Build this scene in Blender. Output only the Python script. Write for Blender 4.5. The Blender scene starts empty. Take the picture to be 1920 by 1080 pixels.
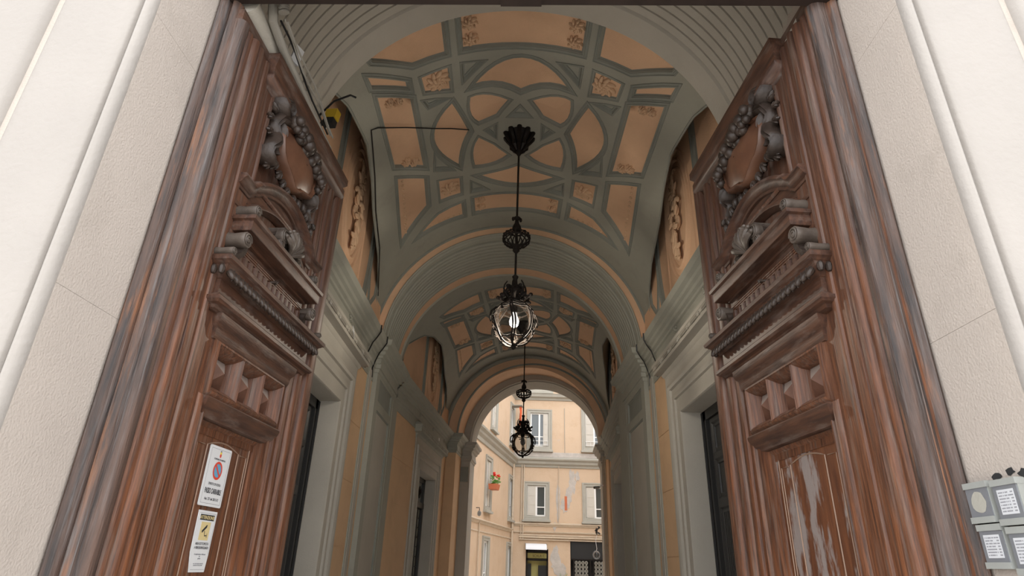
import bpy, math, random
from mathutils import Vector, Matrix
from mathutils.geometry import delaunay_2d_cdt
random.seed(7)
sc = bpy.context.scene
COL = sc.collection
R_ = math.radians
PI = math.pi

# ------------------------------------------------------------------ camera, sky, light, exposure
cam = bpy.data.cameras.new('camera')
cam.sensor_width = 36.0
cam.lens = 1139.88 / 1920 * 36
cam.clip_end = 300
co = bpy.data.objects.new('camera', cam); COL.objects.link(co)
_r = Vector((0.99949561, -0.01540908, 0.02776851))
_d = Vector((0.0316573, 0.41408309, -0.90968841))
_f = Vector((0.00251899, 0.91010865, 0.41436204))
m = Matrix((( _r.x, -_d.x, -_f.x, 0), (_r.y, -_d.y, -_f.y, 0), (_r.z, -_d.z, -_f.z, 1.6), (0, 0, 0, 1)))
co.matrix_world = m
sc.camera = co

w = bpy.data.worlds.new('World'); sc.world = w; w.use_nodes = True
nt = w.node_tree; nt.nodes.clear()
bg = nt.nodes.new('ShaderNodeBackground'); out = nt.nodes.new('ShaderNodeOutputWorld')
bg.inputs['Color'].default_value = (0.95, 0.97, 1.0, 1); bg.inputs['Strength'].default_value = 1.0
nt.links.new(bg.outputs[0], out.inputs[0])
sun = bpy.data.lights.new('sun', 'SUN'); sun.energy = 0.12; sun.angle = R_(40); sun.color = (1, .97, .92)
so = bpy.data.objects.new('sun', sun); COL.objects.link(so); so.rotation_euler = (R_(40), 0, 0)
sc.view_settings.view_transform = 'Standard'; sc.view_settings.look = 'None'
sc.view_settings.gamma = 1; sc.view_settings.use_curve_mapping = False
sc.view_settings.exposure = 1.78
LAMP_W = (34.0, 0.0)

# ------------------------------------------------------------------ materials
def mat(name, col, rough=.8, bump=.0, bscale=60, var=.0, vscale=3, col2=None, stretch=None, metal=0, spec=.3, edge=None):
    m = bpy.data.materials.new(name); m.use_nodes = True
    n = m.node_tree; b = n.nodes['Principled BSDF']
    b.inputs['Roughness'].default_value = rough; b.inputs['Metallic'].default_value = metal
    b.inputs['Specular IOR Level'].default_value = spec
    b.inputs['Base Color'].default_value = (*col, 1)
    tc = n.nodes.new('ShaderNodeTexCoord'); mp = n.nodes.new('ShaderNodeMapping')
    n.links.new(tc.outputs['Object'], mp.inputs[0])
    if stretch: mp.inputs['Scale'].default_value = stretch
    src = None
    if var or col2:
        nz = n.nodes.new('ShaderNodeTexNoise'); nz.inputs['Scale'].default_value = vscale; nz.inputs['Detail'].default_value = 6
        nz.inputs['Roughness'].default_value = .62
        n.links.new(mp.outputs[0], nz.inputs['Vector'])
        cr = n.nodes.new('ShaderNodeValToRGB')
        c2 = col2 or tuple(c * (1 - var) for c in col)
        cr.color_ramp.elements[0].position = .35; cr.color_ramp.elements[1].position = .65
        cr.color_ramp.elements[0].color = (*c2, 1); cr.color_ramp.elements[1].color = (*col, 1)
        n.links.new(nz.outputs['Fac'], cr.inputs[0]); src = cr.outputs[0]
        n.links.new(src, b.inputs['Base Color'])
    if bump:
        nb = n.nodes.new('ShaderNodeTexNoise'); nb.inputs['Scale'].default_value = bscale; nb.inputs['Detail'].default_value = 5
        n.links.new(mp.outputs[0], nb.inputs['Vector'])
        bp = n.nodes.new('ShaderNodeBump'); bp.inputs['Strength'].default_value = bump; bp.inputs['Distance'].default_value = .01
        n.links.new(nb.outputs['Fac'], bp.inputs['Height']); n.links.new(bp.outputs[0], b.inputs['Normal'])
    m['src'] = 1
    return m

def mixin(m, col, scale, lo, hi, stretch=(1, 1, 1), amount=1.0, seed=0.0, up=False, height=False):
    """patches of another colour (weathering, dust on upward faces) over the base colour"""
    n = m.node_tree; b = n.nodes['Principled BSDF']; inp = b.inputs['Base Color']
    mx = n.nodes.new('ShaderNodeMix'); mx.data_type = 'RGBA'
    if inp.is_linked: n.links.new(inp.links[0].from_socket, mx.inputs[6])
    else: mx.inputs[6].default_value = inp.default_value
    mx.inputs[7].default_value = (*col, 1)
    if up:
        g = n.nodes.new('ShaderNodeNewGeometry'); sx = n.nodes.new('ShaderNodeSeparateXYZ')
        n.links.new(g.outputs['Normal'], sx.inputs[0]); fac = sx.outputs['Z']
    elif height:
        tc = n.nodes.new('ShaderNodeTexCoord'); sx = n.nodes.new('ShaderNodeSeparateXYZ'); n.links.new(tc.outputs['Object'], sx.inputs[0]); fac = sx.outputs['Z']
    else:
        tc = n.nodes.new('ShaderNodeTexCoord'); mp = n.nodes.new('ShaderNodeMapping')
        mp.inputs['Scale'].default_value = stretch; mp.inputs['Location'].default_value = (seed, seed * .7, seed * .3)
        nz = n.nodes.new('ShaderNodeTexNoise'); nz.inputs['Scale'].default_value = scale; nz.inputs['Detail'].default_value = 7
        nz.inputs['Roughness'].default_value = .65
        n.links.new(tc.outputs['Object'], mp.inputs[0]); n.links.new(mp.outputs[0], nz.inputs['Vector']); fac = nz.outputs['Fac']
    mr = n.nodes.new('ShaderNodeMapRange'); mr.inputs[1].default_value = lo; mr.inputs[2].default_value = hi
    mr.inputs[4].default_value = amount
    n.links.new(fac, mr.inputs[0]); n.links.new(mr.outputs[0], mx.inputs[0]); n.links.new(mx.outputs[2], inp)
    return m

M = {}
M['cream'] = mat('cream_plaster', (.325, .298, .272), .9, .35, 35, .07, 1.3)
M['taupe'] = mixin(mat('taupe_plaster', (.455, .398, .35), .92, .4, 90, .06, 2.0), (.395, .345, .30), 2.2, .52, .72)
M['green'] = mixin(mat('grey_green_paint', (.355, .352, .30), .85, .25, 60, .1, 1.5), (.295, .29, .25), 3, .5, .75)
M['greenlight'] = mat('pale_grey_green_paint', (.36, .34, .285), .88, .2, 60, .1, 2)
M['greenmould'] = mat('dark_green_moulding_paint', (.26, .27, .24), .85, .2, 50, .12, 3)
M['greywall'] = mat('grey_lime_paint', (.43, .40, .345), .88, .3, 70, .08, 2)
M['tan'] = mixin(mat('tan_stucco', (.74, .48, .31), .9, .55, 110, .06, 2.5), (.64, .41, .26), 1.5, .5, .7)
M['tancarve'] = mat('tan_stucco_relief', (.68, .46, .30), .9, .3, 80, .1, 6)
M['tanwall'] = mixin(mat('tan_wall_plaster', (.66, .44, .265), .9, .4, 130, .08, 1.2), (.57, .38, .235), 2, .5, .7)
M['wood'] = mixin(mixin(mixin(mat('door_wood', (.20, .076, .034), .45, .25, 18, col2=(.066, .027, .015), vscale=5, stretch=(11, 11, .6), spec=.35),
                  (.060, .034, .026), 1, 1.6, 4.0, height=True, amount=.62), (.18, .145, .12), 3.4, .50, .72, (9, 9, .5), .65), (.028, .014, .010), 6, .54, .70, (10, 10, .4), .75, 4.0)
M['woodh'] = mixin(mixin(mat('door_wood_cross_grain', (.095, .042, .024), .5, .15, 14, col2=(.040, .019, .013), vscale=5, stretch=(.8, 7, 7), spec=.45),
                   (.15, .11, .09), 4, .52, .7, (1, 4, 4), .7, 2.0), (.19, .15, .125), 1, .75, 1, up=True, amount=.8)  # darker copy of the wood: shade of top rail and undersides in the colour
M['carve'] = mixin(mat('carved_dark_wood', (.050, .034, .026), .45, .3, 40, col2=(.024, .016, .012), vscale=9, spec=.4), (.12, .10, .085), 1, .5, 1.0, up=True, amount=.6)
M['carvelight'] = mat('dusty_carved_wood', (.105, .082, .066), .5, .3, 40, col2=(.055, .041, .032), vscale=9, spec=.4)  # paler than carve: light falling on rolls and bracket put into the colour
M['shield'] = mat('polished_brown_wood', (.16, .075, .042), .35, .1, 20, col2=(.085, .037, .022), vscale=4, spec=.5)
M['woodw'] = mixin(mixin(mat('weathered_frame_wood', (.10, .058, .042), .5, .35, 22, col2=(.028, .021, .019), vscale=4, stretch=(7, 7, .5), spec=.4),
                   (.16, .145, .14), 3.1, .52, .72, (11, 11, .5), .7, 1.0), (.25, .10, .04), 3.7, .56, .7, (4, 4, .4), .7, 8.0)
M['beam'] = mat('dark_beam_wood', (.03, .019, .015), .6, .2, 20, .4, 4)
M['pyr'] = mixin(mat('dusty_diamond_wood', (.15, .07, .045), .5, .2, 20, col2=(.09, .045, .03), vscale=6), (.27, .22, .19), 1, .1, .6, up=True, amount=.9)
M['bloom'] = mixin(mat('panel_wood', (.165, .062, .028), .4, .12, 14, col2=(.08, .03, .016), vscale=5, stretch=(9, 9, .6), spec=.45), (.27, .235, .22), 1.0, .525, .58, (6, 6, 1.6), .85, 1.3)
M['beading'] = mat('pale_beading', (.26, .17, .12), .5)
M['drybeading'] = M['beading']
M['iron'] = mat('black_iron', (.022, .018, .016), .5, .3, 60, .3, 10, metal=.6)
M['bronze'] = mat('brown_patinated_iron', (.022, .017, .014), .75, .3, 60, .4, 8, spec=.15)
M['black'] = mat('black_painted_wood', (.028, .027, .026), .4, .1, 40, spec=.5)
M['steel'] = mat('grey_steel', (.25, .26, .28), .45, .05, 50, .1, 3, metal=.3)
M['greyplastic'] = mat('grey_plastic', (.33, .34, .32), .5, .1, 60, .08, 4)
M['white'] = mat('white_enamel', (.66, .66, .66), .35)
M['paper'] = mat('white_paper', (.58, .59, .61), .6, 0)
M['ink'] = mat('black_ink', (.03, .03, .035), .6)
M['inkgrey'] = mat('grey_ink', (.2, .2, .22), .6)
M['red'] = mat('sign_red', (.62, .07, .04), .4); M['blue'] = mat('sign_blue', (.12, .33, .50), .4)
M['yellow'] = mat('sign_yellow', (.62, .50, .25), .5); M['crest'] = mat('crest_yellow', (.75, .6, .08), .5)
M['safety'] = mat('yellow_plastic', (.42, .28, .02), .45)
M['blk'] = mat('black_plastic', (.015, .015, .016), .35)
M['conduit'] = mat('grey_conduit', (.27, .25, .215), .6, .2, 80)
M['ground'] = mat('stone_paving', (.72, .68, .62), .8, .3, 20, .15, 1.5)
M['court'] = mixin(mixin(mat('apricot_plaster', (.60, .455, .325), .92, .35, 12, .06, .6), (.53, .385, .26), 1.0, .5, .7), (.50, .45, .41), .9, .66, .7, (1, 1, .8), .9, 5.0)
M['courtpale'] = mixin(mat('pale_apricot_trim', (.58, .48, .365), .9, .3, 20, .1, 2), (.45, .36, .27), 2.5, .52, .68, (.5, 1, 2), .8)
M['surround'] = mat('grey_stone_surround', (.40, .385, .335), .9, .3, 30, .1, 2)
M['shutter'] = mat('cream_shutter_paint', (.56, .53, .47), .6, .05, 40, .06, 3)
M['sash'] = mat('white_sash_paint', (.8, .8, .78), .5)
M['pale'] = mat('exposed_pale_plaster', (.52, .48, .44), .95, .6, 14, .2, 3)
M['leaf'] = mat('green_leaf', (.14, .36, .07), .5, 0, var=.4, vscale=30)
M['flower'] = mat('red_petals', (.75, .03, .02), .5)
M['terra'] = mat('terracotta', (.5, .15, .07), .7, .2, 40)
M['awning'] = mat('white_awning', (.78, .80, .84), .4)
M['olive'] = mat('olive_painted_interior', (.42, .38, .15), .8)
M['darkroom'] = mat('dark_interior', (.03, .03, .03), .9)
def glass(name, col=(1, 1, 1), rough=0.0, thin=True):
    m = bpy.data.materials.new(name); m.use_nodes = True; b = m.node_tree.nodes['Principled BSDF']
    b.inputs['Base Color'].default_value = (*col, 1); b.inputs['Roughness'].default_value = rough
    n = m.node_tree; n.nodes.remove(b); o = n.nodes['Material Output']
    tr = n.nodes.new('ShaderNodeBsdfTransparent'); tr.inputs[0].default_value = (*col, 1)
    gl = n.nodes.new('ShaderNodeBsdfGlossy'); gl.inputs['Roughness'].default_value = max(rough, .02)
    fr = n.nodes.new('ShaderNodeFresnel'); fr.inputs[0].default_value = 1.25
    mx = n.nodes.new('ShaderNodeMixShader'); n.links.new(fr.outputs[0], mx.inputs[0]); n.links.new(tr.outputs[0], mx.inputs[1]); n.links.new(gl.outputs[0], mx.inputs[2]); n.links.new(mx.outputs[0], o.inputs[0])
    return m
M['globe'] = glass('clear_lantern_glass', (.80, .80, .79), .12)
M['plexi'] = glass('worn_clear_cover', (.9, .93, .97), .25)
M['pane'] = mat('window_glass', (.055, .065, .065), .08, spec=.8)
M['doorglass'] = mat('milky_door_glass', (.40, .41, .36), .25, spec=.6)
def emis(name, col, s):
    m = bpy.data.materials.new(name); m.use_nodes = True; b = m.node_tree.nodes['Principled BSDF']
    b.inputs['Base Color'].default_value = (*col, 1); b.inputs['Emission Color'].default_value = (*col, 1); b.inputs['Emission Strength'].default_value = s
    return m
M['bulb'] = emis('lit_bulb', (1, .98, .96), .35)
M['bulboff'] = mat('unlit_bulb', (.7, .7, .68), .2)

# ------------------------------------------------------------------ mesh helpers
class MB:
    def __init__(s, T=None, rev=False): s.v = []; s.f = []; s.T = T; s.rev = rev
    def add(s, vs, fs):
        o = len(s.v)
        s.v += [tuple(s.T(*p)) if s.T else tuple(p) for p in vs]
        for f in fs:
            f = [i + o for i in f]
            s.f.append(f[::-1] if s.rev else f)
    def box(s, x0, x1, y0, y1, z0, z1):
        s.add([(x0,y0,z0),(x1,y0,z0),(x1,y1,z0),(x0,y1,z0),(x0,y0,z1),(x1,y0,z1),(x1,y1,z1),(x0,y1,z1)],
              [(0,3,2,1),(4,5,6,7),(0,1,5,4),(1,2,6,5),(2,3,7,6),(3,0,4,7)]); return s
    def grid(s, rows, cu=False, cv=False):
        n, k = len(rows), len(rows[0]); vs = [p for r in rows for p in r]; fs = []
        for i in range(n if cu else n - 1):
            for j in range(k if cv else k - 1):
                a, b = i % n, (i + 1) % n; c, d = j, (j + 1) % k
                fs.append((a * k + c, a * k + d, b * k + d, b * k + c))
        s.add(vs, fs); return s
    def poly(s, pts): s.add(pts, [tuple(range(len(pts)))]); return s
    def prism(s, pts2, f, a, b):
        """polygon pts2 mapped by f(p, depth) and extruded from a to b"""
        n = len(pts2); vs = [f(p, a) for p in pts2] + [f(p, b) for p in pts2]
        s.add(vs, [tuple(range(n))[::-1], tuple(range(n, 2 * n))] + [(i, (i + 1) % n, n + (i + 1) % n, n + i) for i in range(n)]); return s
    def ell(s, c, r, rot=None, n=8, k=5):
        vs = [(0, 0, 1)]; fs = []
        for i in range(1, k):
            a = PI * i / k
            for j in range(n):
                t = 2 * PI * j / n; vs.append((math.sin(a) * math.cos(t), math.sin(a) * math.sin(t), math.cos(a)))
        vs.append((0, 0, -1)); L = len(vs) - 1
        for j in range(n): fs.append((0, 1 + j, 1 + (j + 1) % n))
        for i in range(k - 2):
            for j in range(n):
                a = 1 + i * n + j; b = 1 + i * n + (j + 1) % n; fs.append((a, a + n, b + n, b))
        for j in range(n): fs.append((L, 1 + (k - 2) * n + (j + 1) % n, 1 + (k - 2) * n + j))
        c = Vector(c); Q = []
        for p in vs:
            q = Vector((p[0] * r[0], p[1] * r[1], p[2] * r[2]))
            if rot is not None: q = rot @ q
            Q.append(q + c)
        s.add(Q, fs); return s
    def tube(s, pts, r, n=6, closed=False):
        pts = [Vector(p) for p in pts]; k = len(pts); rows = []; up = None
        for i, p in enumerate(pts):
            if closed: t = pts[(i + 1) % k] - pts[i - 1]
            else: t = pts[min(i + 1, k - 1)] - pts[max(i - 1, 0)]
            if t.length < 1e-9: t = Vector((0, 0, 1))
            t.normalize()
            if up is None:
                up = Vector((0, 0, 1)) if abs(t.z) < .9 else Vector((1, 0, 0))
            a = up - t * up.dot(t)
            if a.length < 1e-6: a = Vector((0, 1, 0)).cross(t)
            a.normalize(); up = a; b = t.cross(a); rr = r[i] if isinstance(r, (list, tuple)) else r
            rows.append([p + a * (rr * math.cos(2 * PI * j / n)) + b * (rr * math.sin(2 * PI * j / n)) for j in range(n)])
        s.grid(rows, closed, True)
        if not closed: s.poly(rows[0][::-1]); s.poly(rows[-1])
        return s
    def lathe(s, prof, n=16, c=(0, 0, 0)):
        rows = [[(c[0] + r * math.cos(2 * PI * j / n), c[1] + r * math.sin(2 * PI * j / n), c[2] + z) for j in range(n)] for r, z in prof]
        s.grid(rows, False, True); return s
    def build(s, name, m, parent=None, M_=None, sharp=35):
        me = bpy.data.meshes.new(name); me.from_pydata(s.v, [], s.f); me.update()
        me.polygons.foreach_set('use_smooth', [True] * len(me.polygons))
        try: me.set_sharp_from_angle(angle=R_(sharp))
        except Exception: pass
        me.materials.append(M[m] if isinstance(m, str) else m)
        o = bpy.data.objects.new(name, me); COL.objects.link(o)
        if parent: o.parent = parent
        if M_ is not None: o.matrix_local = M_
        return o

def copyo(o, name=None, parent=None, loc=None):
    c = o.copy(); COL.objects.link(c)
    if parent: c.parent = parent
    if loc is not None: c.location = loc
    return c
def tree(o, parent=None):
    c = o.copy(); COL.objects.link(c)
    if parent: c.parent = parent
    for ch in list(o.children): tree(ch, c)
    return c
def tag(o, label, cat, group=None, kind=None):
    o['label'] = label; o['category'] = cat
    if group: o['group'] = group
    if kind: o['kind'] = kind
    return o
def thing(name, label, cat, loc=(0, 0, 0), rz=0, group=None, sc_=1):
    o = bpy.data.objects.new(name, None); COL.objects.link(o); o.location = loc; o.rotation_euler = (0, 0, rz); o.scale = (sc_,) * 3
    o.empty_display_size = .1
    return tag(o, label, cat, group)
def struct(o, label=None):
    o['kind'] = 'structure'
    if label: o['label'] = label
    return o
def sempty(name, loc=(0, 0, 0), rz=0, label=None):
    o = bpy.data.objects.new(name, None); COL.objects.link(o); o.location = loc; o.rotation_euler = (0, 0, rz); return struct(o, label)

def offset_path(path, d, closed):
    """2D path shifted along its left normal by d with mitred corners"""
    n = len(path); out = []
    for i in range(n):
        p = Vector(path[i])
        if closed: a, b = Vector(path[i - 1]), Vector(path[(i + 1) % n])
        else: a = Vector(path[i - 1]) if i else None; b = Vector(path[i + 1]) if i < n - 1 else None
        t1 = (p - a).normalized() if a is not None else None; t2 = (b - p).normalized() if b is not None else None
        if t1 is None: t1 = t2
        if t2 is None: t2 = t1
        n1 = Vector((-t1.y, t1.x)); n2 = Vector((-t2.y, t2.x)); mm = n1 + n2
        if mm.length < 1e-6: mm = n1
        mm.normalize(); k = max(.45, mm.dot(n1)); out.append(p + mm * (d / k))
    return out
def pmold(mb, path, prof, f, closed=True):
    """sweep profile [(d, o)] along a 2D path; f(x, y, o) maps to 3D"""
    rows = []
    for d, o in prof:
        rows.append([f(q[0], q[1], o) for q in offset_path(path, d, closed)])
    mb.grid(rows, False, closed)
    if not closed: mb.poly([r[0] for r in rows]); mb.poly([r[-1] for r in rows][::-1])
    return mb
def hmold(mb, prof, s0, s1):
    """profile [(o, z)] along s with returned (mitred) ends; leaf coordinates (s, o, z)"""
    rows = [[(s0 - o, -.02, z), (s0 - o, o, z), (s1 + o, o, z), (s1 + o, -.02, z)] for o, z in prof]
    mb.grid(rows)
    o, z = prof[0]; mb.poly([(s0 - o, -.02, z), (s1 + o, -.02, z), (s1 + o, o, z), (s0 - o, o, z)])
    o, z = prof[-1]; mb.poly([(s0 - o, -.02, z), (s0 - o, o, z), (s1 + o, o, z), (s1 + o, -.02, z)])
    return mb
def area2(p): return sum(p[i - 1][0] * p[i][1] - p[i][0] * p[i - 1][1] for i in range(len(p))) / 2
def ccw(p): return list(p) if area2(p) > 0 else list(p)[::-1]
def inside(q, poly):
    x, y = q; c = False; j = len(poly) - 1
    for i in range(len(poly)):
        xi, yi = poly[i]; xj, yj = poly[j]
        if (yi > y) != (yj > y) and x < (xj - xi) * (y - yi) / (yj - yi) + xi: c = not c
        j = i
    return c
def dens(poly, step, closed=True):
    out = []; n = len(poly)
    for i in range(n if closed else n - 1):
        a = Vector(poly[i]); b = Vector(poly[(i + 1) % n]); k = max(1, int((b - a).length / step))
        out += [tuple(a.lerp(b, t / k)) for t in range(k)]
    if not closed: out.append(tuple(poly[-1]))
    return out
def area_fill(mb, dom, holes, f, step=.25):
    """triangulated 2D region with holes mapped through f(x, y)"""
    vs = []; es = []
    for P in [dom] + holes:
        o = len(vs); vs += [Vector(p) for p in P]; es += [(o + i, o + (i + 1) % len(P)) for i in range(len(P))]
    xs = [p[0] for p in dom]; ys = [p[1] for p in dom]
    y = min(ys) + step / 2
    while y < max(ys):
        x = min(xs) + step / 2
        while x < max(xs):
            if inside((x, y), dom) and not any(inside((x, y), h) for h in holes): vs.append(Vector((x, y)))
            x += step
        y += step
    V, E_, F_, *_ = delaunay_2d_cdt(vs, es, [], 0, 1e-5)
    fs = []
    for t in F_:
        c = sum((V[i] for i in t), Vector((0, 0))) / len(t)
        if inside(c, dom) and not any(inside(c, h) for h in holes): fs.append(tuple(t))
    mb.add([f(p[0], p[1]) for p in V], fs); return mb

# frames
XC = .05; H = 3.12 + 1.6; RV = 2.215; WX = 2.13
A1 = dict(loc=(XC, 6.6, 0), rz=0.0)                       # first bay: local y = 0 at the vault's centre
rz2 = -R_(4.86); ax2 = Vector((math.sin(-rz2), math.cos(-rz2)))
_o2 = Vector((.075, 10.4)) + ax2 * 3.2
A2 = dict(loc=(_o2.x, _o2.y, 0), rz=rz2)                  # second bay, turned a little to the right

# ------------------------------------------------------------------ ground, facade, portal masonry
g = MB().box(-14, 14, -12, 19, -.2, 0).build('floor', 'ground'); struct(g)
FR = dict(loc=(0, 2.565, 0), rz=-R_(2.0))                 # portal frame: u to the right, v into the passage
UL, UR, VF = -1.775, 1.831, -.465
for side in (-1, 1):
    ue = UL if side < 0 else UR
    w_ = sempty('wall_front_left' if side < 0 else 'wall_front_right', FR['loc'], FR['rz'], 'cream plaster street wall %s the carved doors' % ('left of' if side < 0 else 'right of'))
    T = lambda d, v, z: (ue + side * d, v, z)             # d = distance outward from the reveal face
    rv = side > 0
    b = MB(T, rv).box(.0, 7, VF + .02, .9, 0, 11).build('wall_core', 'taupe', w_)
    # reveal blocks with fine joints
    zs = [0, .9, 2.56, 4.02, 5.4] if side < 0 else [0, .9, 2.52, 4.1, 5.4]
    for i in range(4):
        MB(T, rv).box(-.006, .03, VF + .03, .0, zs[i] + .0007, zs[i + 1] - .0007).build('stone_block', 'taupe', w_)
    # rounded bead on the corner, flat cream band, groove, projecting cream pier
    pr = [(.0, VF + .04), (-.006, VF + .02), (-.002, VF), (.006, VF - .012), (.02, VF - .02), (.036, VF - .015), (.046, VF - .002), (.05, VF + .012), (.056, VF + .02), (.07, VF + .02), (.076, VF + .006), (.085, VF), (.13, VF), (.42, VF),
          (.45, VF + .004), (.465, VF + .012), (.48, VF + .035), (.495, VF + .035), (.505, VF + .01), (.515, VF - .008), (.53, VF - .018), (.57, VF - .022), (.7, VF - .022), (2.2, VF - .022), (2.2, VF + .06), (0, VF + .06)]
    MB(T, not rv).prism(pr, lambda p, a: (p[0], p[1], a), 0, 11).build('corner_bead', 'cream', w_, sharp=50)
    MB(T, rv).box(2.2, 7, VF + .0, VF + .08, 0, 11).build('plaster_face', 'cream', w_)
wt = MB().box(UL - .2, UR + .2, VF, .02, 4.9 + .35, 11).build('wall_front_lintel', 'taupe'); wt.location = FR['loc']; wt.rotation_euler = (0, 0, FR['rz']); struct(wt)
bm_ = sempty('lintel_beam', FR['loc'], FR['rz'], 'dark wooden beam across the top of the portal')
MB().box(UL, UR, -.07, .0, 4.598, 4.9).build('beam', 'beam', bm_)
MB().box(UL, UR, -.10, -.06, 4.66, 4.72).build('beam_moulding', 'beam', bm_)
MB().box(-.11, .13, -.095, .003, 4.588, 4.7).build('centre_block', 'beam', bm_)
MB().box(UL, UR, -.06, .0, 4.88, 5.3).build('transom_board', 'beam', bm_)
# fixed weathered frame mouldings
for side in (-1, 1):
    ue = UL if side < 0 else UR
    fr = sempty('trim_1' if side < 0 else 'trim_2', FR['loc'], FR['rz'], 'weathered moulded wooden door frame on the %s' % ('left jamb' if side < 0 else 'right jamb'))
    T = lambda d, v, z: (ue - side * d, v, z)
    pr = [(.0, .06), (0, -.005), (.008, -.012), (.012, -.03), (.03, -.04), (.05, -.035), (.068, -.022), (.076, -.002), (.084, .002), (.09, -.014), (.1, -.02), (.12, -.018), (.138, -.006), (.146, .012), (.148, .06)]
    pr = [(p[0] * .84, p[1] * 1.3 if p[1] < .05 else p[1]) for p in pr]
    MB(T, side < 0).prism(pr, lambda p, a: (p[0], p[1], a), 0, 4.6).build('frame_moulding', 'woodw', fr, sharp=40)
    # ragged mortar line where wood meets plaster
    pts = [( -.004, -.012 - .006 * random.random(), z * .05) for z in range(0, 92)]
    mbm = MB(T, side > 0); mbm.tube(pts, [.006 + .006 * random.random() for _ in pts], 5); mbm.build('mortar_edge', 'surround', fr)

# ------------------------------------------------------------------ carved door leaves
SW = 1.80
def arch_path(off=0):
    """(s, z) outline of the segmental hood over the lower part of the upper panel"""
    P = [(.28, 3.64), (.40, 3.64), (.425, 3.66), (.45, 3.69)]
    for i in range(15):
        t = i / 14; P.append((.48 + .86 * t, 3.70 + .15 * math.sin(PI * t) ** .85))
    P += [(1.37, 3.68), (1.39, 3.655), (1.55, 3.655)]
    return P
def scroll(mb, s, z, o0, o1, r, turn=1):
    """roll with its axis along the face normal and a spiral on the outer end"""
    n = 16
    rows = []
    for o, rr in ((o0, r), (o0 + (o1 - o0) * .15, r * 1.0), (o0 + (o1 - o0) * .45, r * .86), (o0 + (o1 - o0) * .8, r * .97), (o1 - .004, r), (o1, r * .94)):
        rows.append([(s + rr * math.cos(2 * PI * j / n), o, z + rr * math.sin(2 * PI * j / n)) for j in range(n)])
    mb.grid(rows, False, True); mb.poly(rows[-1])
    pts = [(s + turn * (r * .88) * (1 - t / 30) * math.cos(t * .52), o1 + .002, z + (r * .88) * (1 - t / 30) * math.sin(t * .52)) for t in range(27)]
    mb.tube(pts, r * .1, 5); mb.ell((s, o1, z), (r * .28, r * .16, r * .28), n=8, k=4)
def build_leaf(side, H_, az, k):
    name = 'carved_door_leaf'
    rz = PI / 2 - az
    lab = ('left open dark brown carved wooden door leaf bearing two white signs' if side < 0 else 'right open dark brown carved wooden door leaf with pale bloom streaks on its panel')
    root = thing(name, lab, 'door', (H_[0], H_[1], 1.6 * (1 - k)), rz, 'pair of carved door leaves', k)
    sg = -1 if side < 0 else 1
    T = lambda s, o, z: (s, sg * o, z)
    rev = sg > 0
    def B(): return MB(T, not rev)
    def BR(): return MB(T, rev)
    P2 = lambda p, a: (p[0], p[1], a)
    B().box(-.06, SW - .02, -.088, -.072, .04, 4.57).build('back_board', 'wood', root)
    # near stile with hinge roll and stacked mouldings, far (meeting) stile
    near = [(-.07, -.075), (-.07, -.02), (-.06, .006), (-.045, .018), (-.02, .022), (0, .016), (.014, .0), (.02, -.006), (.026, .004), (.036, .012), (.05, .012), (.058, .002), (.064, .004),
            (.07, .02), (.085, .03), (.1, .028), (.11, .012), (.118, .012), (.122, .024), (.14, .03), (.156, .024), (.162, .006), (.21, .004), (.216, .014), (.23, .018), (.244, .014), (.25, .0), (.345, .0), (.345, -.04)]
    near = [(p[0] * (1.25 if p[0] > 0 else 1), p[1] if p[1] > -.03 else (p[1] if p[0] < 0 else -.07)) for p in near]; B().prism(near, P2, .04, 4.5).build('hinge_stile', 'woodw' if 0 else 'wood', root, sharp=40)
    roll = [(-.0705, -.06), (-.071, -.02), (-.061, .0075), (-.045, .0195), (-.02, .0235), (0, .0175), (.014, .0015), (.018, -.002)]
    rr = B(); rr.grid([[(p[0], p[1], z) for p in roll] for z in (.04, 1.5, 3, 4.5)]); rr.build('grey_hinge_roll', 'woodw', root)
    far = [(1.14, -.04), (1.14, .0), (1.20, .0), (1.206, .016), (1.22, .022), (1.25, .018), (1.262, .006), (1.28, .006), (1.286, .022), (1.30, .032), (1.34, .034), (1.362, .02), (1.37, .004), (1.40, .004),
           (1.405, .03), (1.42, .044), (1.46, .048), (1.50, .044), (1.515, .03), (1.53, .02), (1.53, -.075)]
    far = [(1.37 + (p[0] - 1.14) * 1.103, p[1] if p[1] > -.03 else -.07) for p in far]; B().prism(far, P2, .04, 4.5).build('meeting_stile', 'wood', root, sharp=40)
    # rails
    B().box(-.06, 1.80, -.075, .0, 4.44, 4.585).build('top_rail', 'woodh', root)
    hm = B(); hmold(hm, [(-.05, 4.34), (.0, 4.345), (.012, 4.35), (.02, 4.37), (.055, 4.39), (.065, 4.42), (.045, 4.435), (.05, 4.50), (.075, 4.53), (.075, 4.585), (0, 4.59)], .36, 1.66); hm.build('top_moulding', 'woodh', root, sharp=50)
    B().box(.4, 1.4, -.06, .0, .04, .62).build('bottom_rail', 'woodh', root)
    # upper field boards
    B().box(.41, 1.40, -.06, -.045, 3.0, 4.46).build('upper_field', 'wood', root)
    inner = [(0, .0), (.008, .012), (.02, .014), (.03, .0), (.04, -.012), (.052, -.016), (.058, -.03)]
    fm = B(); F2 = lambda x, y, o: (x, o, y)
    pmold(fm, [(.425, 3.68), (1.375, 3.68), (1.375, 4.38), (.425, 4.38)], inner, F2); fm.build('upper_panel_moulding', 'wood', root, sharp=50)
    # hood moulding (arched) with its frieze
    ap = arch_path()
    am = B(); pmold(am, ap[::-1], [(-.01, -.03), (-.01, .05), (.0, .062), (.014, .064), (.022, .05), (.03, .044), (.05, .03), (.058, .014), (.075, .012), (.085, -.03)], F2, False); am.build('arched_hood_moulding', 'woodh', root, sharp=50)
    fz = [(p[0], p[1] - .06) for p in ap]
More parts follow.
